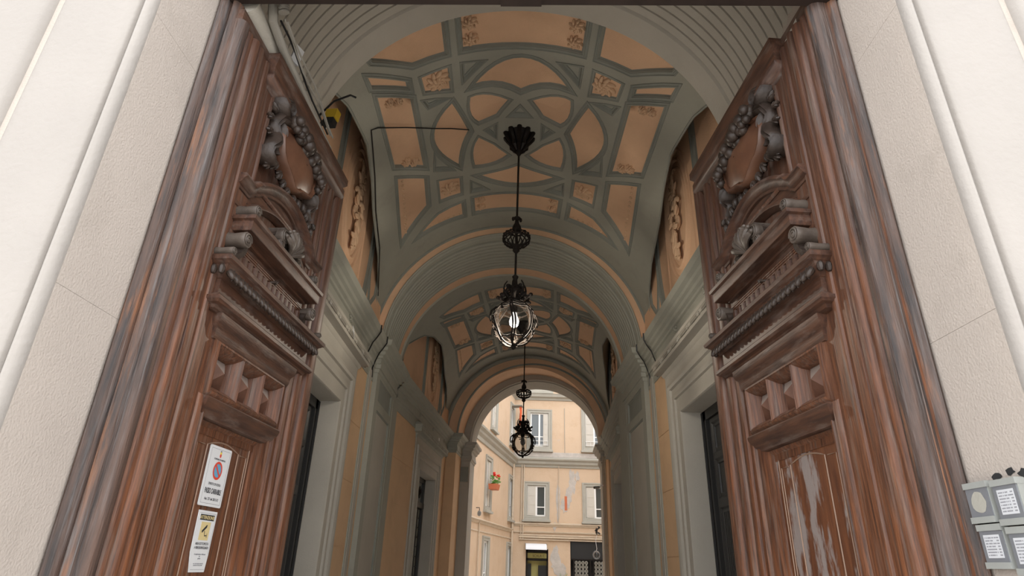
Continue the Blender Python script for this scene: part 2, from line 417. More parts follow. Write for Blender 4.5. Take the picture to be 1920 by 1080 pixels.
    low = [(p[0] if .2 < p[0] < 1.3 else p[0], p[1] - .13) for p in ap]
    fb = B(); fb.grid([[(p[0], -.005, p[1]) for p in fz], [(p[0], -.005, p[1] - .11) for p in fz]]); 
    pmold(fb, [(p[0], p[1] - .11) for p in fz][::-1], [(-.02, -.005), (-.015, .01), (0, .014), (.012, .01), (.016, -.005), (.028, -.02), (.03, -.04)], F2, False)
    fb.build('hood_frieze', 'woodh', root, sharp=50)
    for a, b_ in ((.30, .43), (1.37, 1.55)): B().box(a, b_, -.04, .004, 3.38, 3.64).build('hood_pier', 'wood', root)
    # cartouche: shield, garland of fruit, ribbons and leaves
    sh = [(.60 + (q[0] - .47) * 1.26, 3.93 + (q[1] - 3.80) * 1.15) for q in [(.47, 4.07), (.46, 3.98), (.49, 3.91), (.53, 3.875), (.58, 3.86), (.63, 3.835), (.67, 3.81), (.70, 3.80), (.74, 3.815), (.78, 3.845), (.83, 3.86), (.89, 3.88), (.92, 3.93), (.93, 4.0), (.92, 4.08), (.86, 4.11), (.76, 4.13), (.66, 4.13), (.55, 4.11)]]
    cx, cz = .89, 4.14
    sb = B(); rows = []
    for t, o in ((1.06, -.03), (1.06, .05), (1.0, .068), (.95, .066), (.92, .05), (.86, .056), (.6, .082), (.3, .098), (.02, .102)):
        rows.append([(cx + (p[0] - cx) * t, o, cz + (p[1] - cz) * t) for p in sh])
    sb.grid(rows, False, True); sb.build('shield', 'shield', root, sharp=50)
    random.seed(11)
    gp = [(.62, 4.31), (.68, 4.29), (.75, 4.27), (.82, 4.26), (.89, 4.26), (.96, 4.25), (1.03, 4.24), (1.09, 4.21), (1.13, 4.16), (1.15, 4.11)]
    for i, (s_, z_) in enumerate(gp):
        for j in range(5 if 1 < i < 8 else 3):
            r = random.uniform(.028, .044) * (1 if i < 7 else .85)
            fb = B(); fb.ell((s_ + random.uniform(-.032, .032), .09 + random.uniform(-.012, .04), z_ + random.uniform(-.038, .038)), (r, r, r * 1.05), n=10, k=7)
            fb.build('carved_fruit', 'carve', root)
    def ribbon(pts, w0, name='carved_ribbon', o=.04, curl=.02):
        pts = [(.60 + (p[0] - .47) * 1.26, 3.93 + (p[1] - 3.80) * 1.05) for p in pts]; w0 *= 1.15
        rb = B(); rows = []; n = len(pts)
        Q = [Vector(p) for p in dens(pts, .02, False)]; n = len(Q)
        for i, q in enumerate(Q):
            t = (Q[min(i + 1, n - 1)] - Q[max(0, i - 1)]).normalized(); nn = Vector((-t.y, t.x)); ww = w0 * (.55 + .45 * math.sin(PI * min(1, i / n + .12)))
            oo = o + curl * math.sin(i * .55)
            rows.append([(q.x - nn.x * ww, -.02, q.y - nn.y * ww), (q.x - nn.x * ww, oo, q.y - nn.y * ww), (q.x - nn.x * ww * .4, oo + .018, q.y - nn.y * ww * .4), (q.x, oo + .004, q.y), (q.x + nn.x * ww * .4, oo + .018, q.y + nn.y * ww * .4), (q.x + nn.x * ww, oo, q.y + nn.y * ww), (q.x + nn.x * ww, -.02, q.y + nn.y * ww)])
        rb.grid(rows); rb.poly(rows[0]); rb.poly(rows[-1][::-1]); return rb.build(name, 'carve', root, sharp=60)
    ribbon([(.42, 4.26), (.46, 4.28), (.50, 4.25), (.50, 4.21), (.46, 4.19)], .028)
    ribbon([(.36, 4.22), (.38, 4.18), (.42, 4.16), (.48, 4.17), (.52, 4.14)], .026, o=.06)
    ribbon([(.50, 4.15), (.42, 4.12), (.40, 4.05), (.43, 3.99), (.41, 3.92), (.38, 3.86), (.40, 3.81), (.45, 3.80)], .03, o=.05)
    ribbon([(.44, 4.10), (.47, 4.03), (.45, 3.95), (.47, 3.88)], .022, o=.035)
    ribbon([(.35, 3.84), (.36, 3.79), (.40, 3.77), (.44, 3.79), (.44, 3.83)], .022, o=.05)
    ribbon([(.90, 4.17), (.96, 4.12), (.98, 4.04), (.95, 3.97), (.99, 3.90)], .024)
    ribbon([(.93, 3.93), (.98, 3.87), (.95, 3.82), (.99, 3.77)], .022)
    for (s_, z_, a, L) in [(.38,4.12,2.4,.05),(.36,4.05,2.9,.04),(.38,3.97,3.4,.045),(.50,3.84,-2.2,.05),(.55,3.82,-1.9,.055),(.60,3.80,-1.6,.05),(.66,3.785,-1.6,.05),(.74,3.79,-1.3,.05),(.80,3.80,-1.0,.05),(.87,3.82,-.9,.05),
                         (.93,3.80,-1.2,.05),(.98,3.76,-1.5,.05),(1.02,3.73,-1.2,.045),(1.04,3.78,-.5,.04),(.93,4.14,.6,.04),(.97,4.18,1.2,.045),(.62,4.22,1.5,.05),(.70,4.21,1.3,.05),(.78,4.18,1.0,.045),(1.0,3.98,-.2,.04),(.47,3.80,-2.6,.05),(.42,3.76,-2.4,.04)]:
        s_, z_, L = .60 + (s_ - .47) * 1.26, 3.93 + (z_ - 3.80) * 1.05, L * 1.2; rb = B(); d = Vector((math.cos(a), 0, math.sin(a)))
        for q in (-.5, 0, .5):
            dd = Vector((math.cos(a + q), 0, math.sin(a + q))); L2 = L * (.85 if q else 1.1)
            rt = Matrix(((dd.x, 0, -dd.z), (0, 1, 0), (dd.z, 0, dd.x)))
            rb.ell(Vector((s_, .02, z_)) + dd * L2 * .5, (L2 * .62, .022, L2 * .24), rt, n=8, k=5)
        rb.build('carved_leaf', 'carve', root)
    # shelf with side volutes, acanthus bracket
    hm = B(); hmold(hm, [(.02, 3.245), (.03, 3.25), (.03, 3.27), (.05, 3.275), (.05, 3.29), (.07, 3.298), (.118, 3.30), (.122, 3.306), (.122, 3.362), (.138, 3.37), (.142, 3.39), (.13, 3.398), (.0, 3.402)], .47, 1.32); hm.build('shelf', 'woodh', root, sharp=35)
    for s_, z_, r, o1, nm in ((.335, 3.225, .047, .125, 'console_scroll'), (1.375, 3.195, .047, .125, 'console_scroll'), (.375, 3.437, .036, .125, 'roll'), (1.32, 3.437, .036, .125, 'roll'), (.255, 3.113, .024, .11, 'small_roll'), (1.60, 3.113, .024, .11, 'small_roll')):
        rb = B(); scroll(rb, s_, z_, -.02, o1, r); rb.build(nm, 'carvelight', root, sharp=50)
    for s_, sgn in ((.375, 1), (1.355, -1)):
        rb = B(); pts = [(s_ + sgn * (-.02 + .03 * math.sin(t * .6)), .07, 3.21 - t * .016) for t in range(8)]
        rows = [[(p[0] - .02, -.02, p[2]), (p[0] - .02, .11 - .008 * i, p[2]), (p[0] + .02, .11 - .008 * i, p[2]), (p[0] + .02, -.02, p[2])] for i, p in enumerate(pts)]
        rb.grid(rows); rb.build('console_tail', 'carve', root)
    ab = B()
    hm = []
    # bracket body: swept S-shape with side rolls
    for i in range(9):
        t = i / 8; hm.append([(.80 - .03 * t, -.04, 3.39 + .17 * t), (.80 - .03 * t, .03 + .07 * t * t, 3.39 + .17 * t), (.90, .05 + .08 * t * t, 3.39 + .17 * t), (1.0 + .03 * t, .03 + .07 * t * t, 3.39 + .17 * t), (1.0 + .03 * t, -.04, 3.39 + .17 * t)])
    ab.grid(hm); ab.poly(hm[-1]); ab.build('bracket_body', 'carvelight', root, sharp=50)
    for s_, z_, r in ((.785, 3.50, .05), (1.015, 3.50, .05), (.755, 3.425, .036), (1.045, 3.425, .036)):
        rb = B(); scroll(rb, s_, z_, -.02, .11, r, 1 if s_ < .9 else -1); rb.build('volute', 'carvelight', root, sharp=50)
    for i in range(7):
        a = (i - 3) * .36; rb = B()
        pts = [(.90 + math.sin(a) * q * .15, .09 + .05 * math.sin(q * 2.4), 3.415 + math.cos(a) * q * .165) for q in [j / 6 for j in range(7)]]
        rb.tube(pts, [.009, .012, .015, .018, .020, .020, .012], 7); rb.ell((pts[-1][0], pts[-1][1] + .004, pts[-1][2]), (.02, .016, .016)); rb.build('acanthus_lobe', 'carvelight', root)
    for sgn in (-1, 1):
        rb = B(); rb.tube([(.90 + sgn * (.12 + .26 * t), .045, 3.535 - .10 * t - .03 * math.sin(PI * t)) for t in [j / 8 for j in range(9)]], [.02, .02, .018, .017, .015, .013, .012, .012, .012], 6); rb.build('sweeping_arm', 'carve', root)
    # fluted band and reeds under the shelf
    flb = B().box(.33, 1.43, -.05, .008, 3.06, 3.30).build('flute_board', 'wood', root)
    proto = None; nfl = 14
    for i in range(nfl):
        s_ = .42 + i * (.94 / nfl)
        if proto is None:
            fl = B(); fl.prism([(-.022, .0), (-.022, .03), (-.014, .052), (.014, .052), (.022, .03), (.022, .0)], lambda p, a: (p[0], p[1] + .005, a), 3.09, 3.185)
            proto = fl.build('flute', 'woodh', flb, sharp=50); proto.location = (s_, 0, 0)
        else: copyo(proto, None, flb, (s_, 0, 0))
    for z_ in (3.20, 3.216, 3.232):
        B().tube([(.38, .035, z_), (1.37, .035, z_)], .0075, 6).build('reed', 'wood', root)
    tb = B(); 
    for a in (-1, 1): tb.tube([(.88 + a * q * .03, .05 + .012 * math.sin(q * 3), 3.215 + a * .012 * q) for q in (0, .5, 1, 1.4)], .008, 6)
    tb.ell((.88, .055, 3.215), (.014, .012, .014)); tb.build('ribbon_knot', 'carve', root)
    # egg and dart cornice, frieze, necking, stepped mouldings
    hm = B(); hmold(hm, [(.035, 2.972), (.045, 2.976), (.05, 2.99), (.062, 3.002), (.078, 3.018), (.088, 3.04), (.10, 3.046), (.104, 3.052), (.118, 3.058), (.123, 3.078), (.115, 3.088), (.0, 3.092)], .35, 1.585); cor = hm.build('cornice', 'woodh', root, sharp=35)
    eg = MB(T, not rev); rt = Matrix.Rotation(R_(34), 3, 'X'); eg.ell((0, 0, 0), (.022, .021, .043), rt, n=10, k=7); eg0 = None
    n_e = 25; e0, e1 = .315, 1.62
    for i in range(n_e):
        s_ = e0 + i * ((e1 - e0) / (n_e - 1)); l = (s_, sg * .082, 3.006)
        if eg0 is None: eg0 = eg.build('egg', 'carve', cor); eg0.location = l
        else: copyo(eg0, None, cor, l)
    dt = B()
    for i in range(n_e - 1):
        s_ = e0 + (i + .5) * ((e1 - e0) / (n_e - 1)); dt.ell((s_, .08, 3.01), (.006, .012, .04), n=5, k=4)
    for o_ in (.0, .045): dt.ell((.265, o_ + .01, 3.012), (.02, .02, .03)); dt.ell((1.67, o_ + .01, 3.012), (.02, .02, .03))
    o = dt.build('dart_row', 'carve', root); o['kind'] = 'stuff'
    hm = B(); hmold(hm, [(.04, 2.85), (.04, 2.975)], .35, 1.55); hm.build('frieze_board', 'woodh', root)
    hm = B(); hmold(hm, [(.02, 2.80), (.04, 2.806), (.05, 2.822), (.074, 2.828), (.084, 2.842), (.084, 2.862), (.072, 2.870), (.064, 2.880), (.05, 2.882), (.04, 2.888)], .35, 1.55); hm.build('necking_moulding', 'woodh', root, sharp=35)
    hm = B(); hmold(hm, [(-.03, 2.665), (.0, 2.668), (.014, 2.672), (.02, 2.69), (.022, 2.71), (.026, 2.735), (.04, 2.75), (.048, 2.775), (.05, 2.805)], .43, 1.40); hm.build('cascade_moulding', 'woodh', root, sharp=35)
    # three diamond cells
    B().box(.43, 1.37, -.068, -.052, 2.2, 3.05).build('diamond_field', 'wood', root)
    cl = B(); pmold(cl, [(.455, 2.385), (1.345, 2.385), (1.345, 2.665), (.455, 2.665)], [(-.03, -.06), (-.03, .004), (-.01, .012), (.0, .03), (.012, .034), (.022, .022), (.03, -.02), (.034, -.06)], F2); cl.build('diamond_frame', 'wood', root, sharp=45)
    for i in range(3):
        c_ = .61 + i * .29; z_ = 2.525
        cm = B(); pmold(cm, [(c_ - .140, 2.400), (c_ + .140, 2.400), (c_ + .140, 2.650), (c_ - .140, 2.650)], [(-.006, .022), (.004, .03), (.016, .016), (.034, -.01), (.046, -.055)], F2); cm.build('cell_moulding', 'wood', root, sharp=45)
        py = B(); q = .080; py.add([(c_ - q, -.06, z_ - q), (c_ + q, -.06, z_ - q), (c_ + q, -.06, z_ + q), (c_ - q, -.06, z_ + q),
                                     (c_ - q, -.045, z_ - q), (c_ + q, -.045, z_ - q), (c_ + q, -.045, z_ + q), (c_ - q, -.045, z_ + q), (c_, .01, z_)],
                                    [(0, 1, 5, 4), (1, 2, 6, 5), (2, 3, 7, 6), (3, 0, 4, 7), (4, 5, 8), (5, 6, 8), (6, 7, 8), (7, 4, 8)]); py.build('diamond_boss', 'pyr', root, sharp=5)
    # ledge under the cells and main lower panel
    hm = B(); hmold(hm, [(-.06, 2.262), (-.02, 2.264), (.0, 2.268), (.008, 2.28), (.022, 2.295), (.026, 2.307), (.038, 2.318), (.046, 2.338), (.048, 2.356), (.04, 2.366), (.0, 2.37)], .49, 1.31); hm.build('ledge_moulding', 'woodh', root, sharp=35)
    pm = B(); pmold(pm, [(.43, .6), (1.37, .6), (1.37, 2.365), (.43, 2.365)], [(-.01, 0), (.0, .016), (.016, .022), (.03, .012), (.036, .0), (.05, .004), (.058, .014), (.075, .01), (.10, -.03), (.115, -.036), (.135, -.066)], F2); pm.build('lower_panel_moulding', 'wood', root, sharp=45)
    B().box(.54, 1.26, -.075, -.056, .66, 2.30).build('lower_panel', 'bloom' if side > 0 else 'wood', root)
    li = B()
    o_ = -.054; lx0, lx1, lz = .585, 1.205, 2.205
    li.tube([(lx0, o_, .7), (lx0, o_, lz), (lx1, o_, lz), (lx1, o_, .7)], .0038, 4)
    li.tube([(lx0 + .13, o_, .7), (lx0 + .13, o_, lz - .045)] + [(lx0 + .13 + (lx1 - lx0 - .26) * t, o_, lz - .045 + .03 * math.sin(PI * t)) for t in [j / 10 for j in range(1, 10)]] + [(lx1 - .13, o_, lz - .045), (lx1 - .13, o_, .7)], .0042, 4)
    li.tube([(lx0 + .025, o_, .7), (lx0 + .025, o_, lz - .05), (lx0 + .105, o_, lz - .05)], .0035, 4); li.tube([(lx1 - .025, o_, .7), (lx1 - .025, o_, lz - .05), (lx1 - .105, o_, lz - .05)], .0035, 4)
    li.build('panel_beading', 'beading', root)
    return root
AZL, AZR = R_(4.2), -R_(3.2)
leafL = build_leaf(-1, (-1.62, 2.68), AZL, .99)
leafR = build_leaf(1, (1.69, 2.55), AZR, 1.04)

# ------------------------------------------------------------------ barrel over the doors (front), reeded
def half_ring(mb, prof, f, n=56, a0=0, a1=PI):
    """profile [(y, r)] turned round the springing centre"""
    rows = []
    for i in range(n + 1):
        a = a0 + (a1 - a0) * i / n; rows.append([f(-r * math.cos(a), y, r * math.sin(a)) for y, r in prof])
    mb.grid(rows); return mb
def ribs(y0, y1, r, n, d=.03):
    P = []
    for i in range(n):
        a = y0 + (y1 - y0) * i / n; w_ = (y1 - y0) / n
        P += [(a, r + d), (a + w_ * .22, r + d), (a + w_ * .24, r), (a + w_ * .4, r - d * .3), (a + w_ * .84, r - d * .3), (a + w_ * .98, r)]
    return P
def reeds(y0, y1, r, n, d=.014):
    P = []
    for i in range(n):
        a = y0 + (y1 - y0) * i / n; b = y0 + (y1 - y0) * (i + 1) / n; w_ = b - a
        P += [(a, r + d), (a + w_ * .07, r + d), (a + w_ * .10, r), (a + w_ * .5, r - d * .45), (a + w_ * .90, r), (a + w_ * .93, r + d)]
    return P
fw = lambda x, y, z: (XC + x, y, H + z)
c1 = sempty('ceiling_entrance', label='reeded grey green barrel vault just inside the doors')
mb = MB(); half_ring(mb, [(2.62, 1.95), (2.62, 1.84)] + reeds(2.62, 4.02, 1.835, 15, .016) + [(4.03, 1.835), (4.045, 1.825), (4.30, 1.825), (4.32, 1.86), (4.32, 2.7)], fw); mb.build('reeded_vault', 'greywall', c1, sharp=25)
for s_ in (-1, 1):
    wl = sempty('wall_entrance_left' if s_ < 0 else 'wall_entrance_right')
    T = lambda o, y, z: (XC + s_ * (1.825 - o), y, z)
    MB(T).box(-.9, 0, 3.0 - .1, 4.32, 0, H).build('wall_face', 'greywall', wl)
    ip = MB(T); ip.prism([(-.02, 4.52), (.06, 4.53), (.09, 4.56), (.15, 4.575), (.185, 4.60), (.20, 4.64), (.19, 4.68), (.16, 4.70), (.16, 4.72), (-.02, 4.725)], lambda p, a: (p[0], a, p[1]), 2.66, 4.30)
    ip.build('impost_moulding', 'greywall', wl)

# ------------------------------------------------------------------ coffered vault bays
def mirror_u(P): return [(-x, y) for x, y in P][::-1]
def arc3(a, m_, b, n=8):
    a, m_, b = map(Vector, (a, m_, b)); c = m_ * 2 - (a + b) / 2
    return [tuple((1 - t) ** 2 * a + 2 * t * (1 - t) * c + t * t * b) for t in [i / n for i in range(n)]]
def coffers():
    C = []   # (polygon, colour kind)
    C.append(([(-.68, -1.97), (.68, -1.97), (.68, -1.50), (-.68, -1.50)], 'tan'))
    C.append(([(-.68, 1.52), (.68, 1.52), (.68, 1.97), (-.68, 1.97)], 'tan'))
    two = [([(-.87, -1.97), (-.87, -1.50), (-1.27, -1.50), (-1.72, -1.83), (-1.76, -1.97)][::-1], 'tan'),
           ([(-.87, 1.56), (-.87, 1.96), (-1.73, 1.90), (-1.28, 1.62)], 'tan'),
           ([(-1.37, -1.30), (-1.37, -1.19), (-1.80, -1.50), (-1.82, -1.66)], 'tan'),
           ([(-1.355, -1.02), (-1.355, .33), (-1.78, -.05), (-1.77, -1.32)], 'tan'),
           ([(-1.79, .22), (-1.38, .58), (-1.43, 1.26), (-2.01, 1.68)], 'tan'),
           ([(-.86, -1.29), (-.86, -.92), (-1.18, -1.02), (-1.20, -1.27)], 'rose'),
           ([(-.86, .90), (-.87, 1.32), (-1.21, 1.30), (-1.19, .79)], 'rose'),
           (arc3((-.86, -.70), (-1.16, -.12), (-.85, .62), 12) + arc3((-.85, .62), (-.79, .24), (-.67, -.08), 5) + arc3((-.67, -.08), (-.76, -.40), (-.86, -.70), 5), 'tan'),
           (arc3((-.14, -.60), (-.42, -.73), (-.63, -.72), 5) + arc3((-.63, -.72), (-.64, -.42), (-.54, -.22), 5) + [(-.54, -.22), (-.30, -.33), (-.24, -.44)], 'petal'),
           (arc3((-.14, .53), (-.36, .70), (-.63, .71), 5) + arc3((-.63, .71), (-.64, .35), (-.55, .08), 5) + [(-.55, .08), (-.35, .27), (-.27, .38)], 'petal'),
           ([(-.45, -.06), (-.31, -.15), (-.31, .12)], 'sunk'), ([(-.70, -1.30), (-.45, -1.28), (-.70, -1.02)], 'sunk'), ([(-1.22, -.90), (-.92, -.80), (-1.17, -.76)], 'sunk'),
           ([(-1.18, .14), (-.95, .65), (-1.22, .50)], 'sunk'), ([(-.70, 1.07), (-.47, 1.34), (-.71, 1.34)], 'sunk')]
    C += two + [(mirror_u(P), k) for P, k in two]
    C.append((arc3((-.59, -.90), (0, -1.31), (.59, -.90), 12) + arc3((.59, -.90), (.29, -.91), (0, -.77), 5) + arc3((0, -.77), (-.29, -.91), (-.59, -.90), 5), 'tan'))
    C.append((arc3((-.59, .95), (0, 1.27), (.59, .95), 12) + arc3((.59, .95), (.28, .90), (0, .78), 5) + arc3((0, .78), (-.28, .91), (-.59, .95), 5), 'tan'))
    C.append(([(0, -.49), (-.13, -.31), (.13, -.31)], 'sunk'))
    return [(ccw(P), k) for P, k in C]
_EK = [(-2.6, 72), (-2.0, 60), (-1.5, 55.5), (-.8, 53.5), (-.2, 56), (.42, 60), (1.3, 64.5), (1.9, 70), (2.3, 79), (2.62, 88)]
def E_(v):
    for (a, p), (b, q) in zip(_EK, _EK[1:]):
        if v <= b: return RV * R_(p + (q - p) * max(0, v - a) / (b - a))
    return RV * R_(88)
def relief(mb, f, cx, cy, r, n=5, o=.0):
    """small stucco rosette / leaf cluster about (cx, cy) on a surface f(u, v, o)"""
    for ring, (rr, k) in enumerate(((.62, n + 3), (.28, n))):
        for i in range(k):
            a = 2 * PI * i / k + ring * .5; u, v = cx + r * rr * math.cos(a), cy + r * rr * math.sin(a)
            P = Vector(f(u, v, o + .012 + ring * .02)); X = (Vector(f(u + .01, v, o)) - Vector(f(u, v, o))).normalized(); Y = (Vector(f(u, v + .01, o)) - Vector(f(u, v, o))).normalized(); Z = X.cross(Y)
            ca, sa = math.cos(a + .6), math.sin(a + .6)
            rot = Matrix((X * ca + Y * sa, -X * sa + Y * ca, Z)).transposed()
            mb.ell(P, (r * .40, r * .17, .032), rot, n=8, k=5)
    P = Vector(f(cx, cy, o + .03)); mb.ell(P, (r * .16,) * 3, n=6, k=4)
def vault(idx, fr, v0, v1, label):
    root = sempty('ceiling_bay_%s' % idx, fr['loc'], fr['rz'], label)
    def f(u, v, o=0.0):
        a = u / RV; return ((RV - o) * math.sin(a), v, H + (RV - o) * math.cos(a))
    n = 24; left = [(-E_(v0 + (v1 - v0) * i / n), v0 + (v1 - v0) * i / n) for i in range(n + 1)]; right = [(-x, y) for x, y in left]
    dom = ccw(dens([left[0]] + [right[0]], .15, False)[:-1] + right + dens([right[-1], left[-1]], .15, False)[1:-1] + left[::-1][:-1] + [])
    # remove duplicates
    dd = []
    for p in dom:
        if not dd or (Vector(p) - Vector(dd[-1])).length > 1e-4: dd.append(p)
    dom = dd
    C = [(dens(P, .14), k) for P, k in coffers()]
    ok = [(P, k) for P, k in C if all(v0 + .01 < p[1] < v1 - .01 for p in P)]
    mb = MB(); area_fill(mb, dom, [P for P, k in ok], lambda x, y: f(x, y), .2); mb.build('vault_shell', 'green', root, sharp=60)
    small = [(-.04, .0), (-.038, .009), (-.026, .011), (-.02, .003), (-.006, .003), (0, -.01), (.006, -.02), (.01, -.022)]
    big = [(-.062, .0), (-.06, .010), (-.05, .012), (-.044, .003), (-.03, .003), (-.024, .012), (-.012, .012), (-.004, .0), (.0, -.012), (.008, -.026), (.014, -.028)]
    sunk = [(-.03, .0), (-.028, .01), (-.01, .012), (0, .0), (.012, -.02), (.03, -.022), (.034, -.035)]
    mo = MB(); ms = MB()
    for P, k in ok:
        pr = big if k == 'tan' else small if k in ('rose', 'petal') else sunk
        m1 = MB(); pmold(m1, P, pr, f); m1.build('coffer_moulding', 'greenmould', root, sharp=50)
        q = offset_path(P, pr[-1][0] - .002, True)
        q = [tuple(x) for x in q]
        if k == 'petal':
            c = Vector((sum(p[0] for p in q) / len(q), sum(p[1] for p in q) / len(q)))
            pf = MB(); m_ = len(q); pf.add([f(p[0], p[1], pr[-1][1]) for p in q] + [f(c.x, c.y, pr[-1][1] + .03)], [(i, (i + 1) % m_, m_) for i in range(m_)]); pf.build('coffer_panel', 'tan', root, sharp=8)
        else:
            pf = MB(); area_fill(pf, q, [], lambda x, y: f(x, y, pr[-1][1]), .22); pf.build('coffer_panel', 'green' if k == 'sunk' else 'tan', root)
        if k == 'rose':
            c = Vector((sum(p[0] for p in P) / len(P), sum(p[1] for p in P) / len(P))); rm = MB(); relief(rm, f, c.x, c.y, .16, 6, -.02); relief(rm, f, c.x, c.y, .10, 5, -.005); rm.build('stucco_rosette', 'tancarve', root)
    # corner reliefs in the long panels
    for u, v, r in [(-.58, -1.84, .09), (-.58, -1.62, .09), (.58, -1.84, .09), (.58, -1.62, .09), (-.58, 1.64, .08), (-.58, 1.84, .08), (.58, 1.64, .08), (.58, 1.84, .08),
                    (-1.49, .12, .075), (-1.60, .03, .075), (1.49, .12, .075), (1.60, .03, .075), (-1.53, -1.06, .06), (1.53, -1.06, .06), (-1.64, -1.12, .06), (1.64, -1.12, .06)]:
        if v0 + .05 < v < v1 - .05:
            rm = MB(); relief(rm, f, u, v, r * 1.1, 5, -.026); rm.build('stucco_leaf_relief', 'tancarve', root)
    # rows of small discs along the outer edge of the low panels
    for s_ in (-1, 1):
        rm = MB()
        for i in range(13):
            v = .36 + i * .1; u = s_ * (1.72 + .012 * i + (.0 if i < 10 else .02)); P = f(u, v, -.025); rm.ell(P, (.022, .022, .022), n=6, k=4)
        for i in range(9):
            u = s_ * (.95 + i * .085); rm.ell(f(u, 1.90 - .006 * i, -.025), (.02, .02, .02), n=6, k=4)
        rm.build('beaded_border', 'tancarve', root)
    # lunettes: soffit up to the wall and the tympanum wall with ribs, oval and foliage
    for s_ in (-1, 1):
        K = 32; E = []; Tt = []
        vm = (v0 + v1) / 2 + .05; hw = (v1 - v0) / 2
        for i in range(K + 1):
            v = v0 + (v1 - v0) * i / K; u = E_(v); E.append(f(s_ * u, v, 0))
            Tt.append((s_ * WX, v, max(H + .01, E[-1][2] + .02, H + 2.28 * math.sqrt(max(0, 1 - ((v - vm) / (hw + .02)) ** 2)))))
        sf = MB(); sf.grid([[tuple(Vector(a).lerp(Vector(b), t)) for a, b in zip(E, Tt)] for t in (0, .33, .66, 1)]); sf.build('lunette_soffit', 'green', root)
        eb = MB(); eb.tube([(e[0] * .998, e[1], e[2] - .004) for e in E], .014, 6); eb.build('groin_bead', 'greenmould', root)
        ty = sempty('wall_lunette_%s' % ('left' if s_ < 0 else 'right')); ty.parent = root
        g_ = lambda y, z, o: (s_ * (WX - o), y, z)
        tw = MB(); tw.grid([[(s_ * WX, t[1], H - .05) for t in Tt], [t for t in Tt]]); tw.build('tympanum', 'tan', ty)
        for rv_, bow in ((-.78, .0), (1.02, .22)):
            zz = [H + i * .17 for i in range(14)]
            P = [(vm + rv_ + bow * math.sin(PI * i / 13), z) for i, z in enumerate(zz)]
            top = H + 2.25 * math.sqrt(max(0, 1 - (rv_ / (hw + .02)) ** 2)); P = [p for p in P if p[1] < top - .05]
            rb = MB(); pmold(rb, P, [(-.085, .0), (-.08, .025), (-.05, .03), (-.04, .015), (.04, .015), (.05, .03), (.08, .025), (.085, 0)], g_, False); rb.build('tympanum_rib', 'greenmould', ty, sharp=40)
        # pointed side fang between rib and groin
        P = [(vm + 1.45, H + .28), (vm + 1.75, H + .55), (vm + 1.82, H + 1.0), (vm + 1.62, H + 1.5), (vm + 1.36, H + 1.86), (vm + 1.30, H + 1.2), (vm + 1.32, H + .7)]
        P = [p for p in P]
        rb = MB(); pmold(rb, ccw(P), [(-.05, 0), (-.045, .02), (0, .025), (.02, .0), (.05, -.005)], g_); rb.build('tympanum_side_moulding', 'greenmould', ty)
        cy, cz = vm + .12, H + 1.12
        ov = [(cy + .50 * math.cos(t * PI / 16), cz + .86 * math.sin(t * PI / 16)) for t in range(32)]
        for k_, (sc1, mt) in enumerate(((1.0, 'tan'), (.84, 'tan'))):
            rb = MB(); pmold(rb, ccw([(cy + (p[0] - cy) * sc1, cz + (p[1] - cz) * sc1) for p in ov]), [(-.03, 0), (-.02, .02), (0, .028), (.02, .016), (.03, .0)], g_); rb.build('oval_moulding', mt, ty, sharp=50)
        bx = ccw([(cy - .6, H + .12), (cy + .6, H + .12), (cy + .6, H + 1.2), (cy + .5, H + 1.75), (cy + .25, H + 2.05), (cy - .25, H + 2.05), (cy - .5, H + 1.75), (cy - .6, H + 1.2)])
        rb = MB(); pmold(rb, bx, [(-.02, 0), (-.01, .016), (.01, .018), (.02, 0)], g_); rb.build('oval_border', 'tan', ty)
        random.seed(3); rm = MB()
        for i in range(46):
            t = i / 45; z = cz - .62 + 1.25 * t; y = cy + random.uniform(-.17, .17) * (1 - abs(2 * t - 1) ** 2 * .6); a = random.uniform(0, 6.28); L = random.uniform(.06, .12)
            X = Vector((0, math.cos(a), math.sin(a))); Y = Vector((0, -math.sin(a), math.cos(a))); Z = Vector((1, 0, 0))
            rm.ell(g_(y, z, .03 + random.uniform(0, .035)), (L, L * .42, .025), Matrix((X, Y, Z)).transposed(), n=7, k=4)
        rm.build('foliage_relief', 'tancarve', ty)
    return root
cb1 = vault('1', A1, -2.28, 2.52, 'first coffered tan and grey green groin vault')
cb2 = vault('2', A2, -2.62, 2.58, 'second coffered vault beyond the reeded arch')
wr = MB()
ff = lambda u, v: (XC + (RV - .015) * math.sin(u / RV), 6.6 + v, H + (RV - .015) * math.cos(u / RV))
wr.tube([ff(-E_(2.1) + .05, 2.1), ff(-E_(1.2) + .04, 1.2), ff(-E_(.4) + .04, .4), ff(-E_(-.2) + .05, -.2), ff(-E_(-.8) + .07, -.8), ff(-1.97, -.96), ff(-1.88, -.92), ff(-1.5, -.62), ff(-1.14, -.37), ff(-.92, -.26), ff(-.68, -.14)], .008, 5)
tag(wr.build('ceiling_cable', 'blk'), 'thin dark cable running across the first coffered vault to the medallion', 'cable')

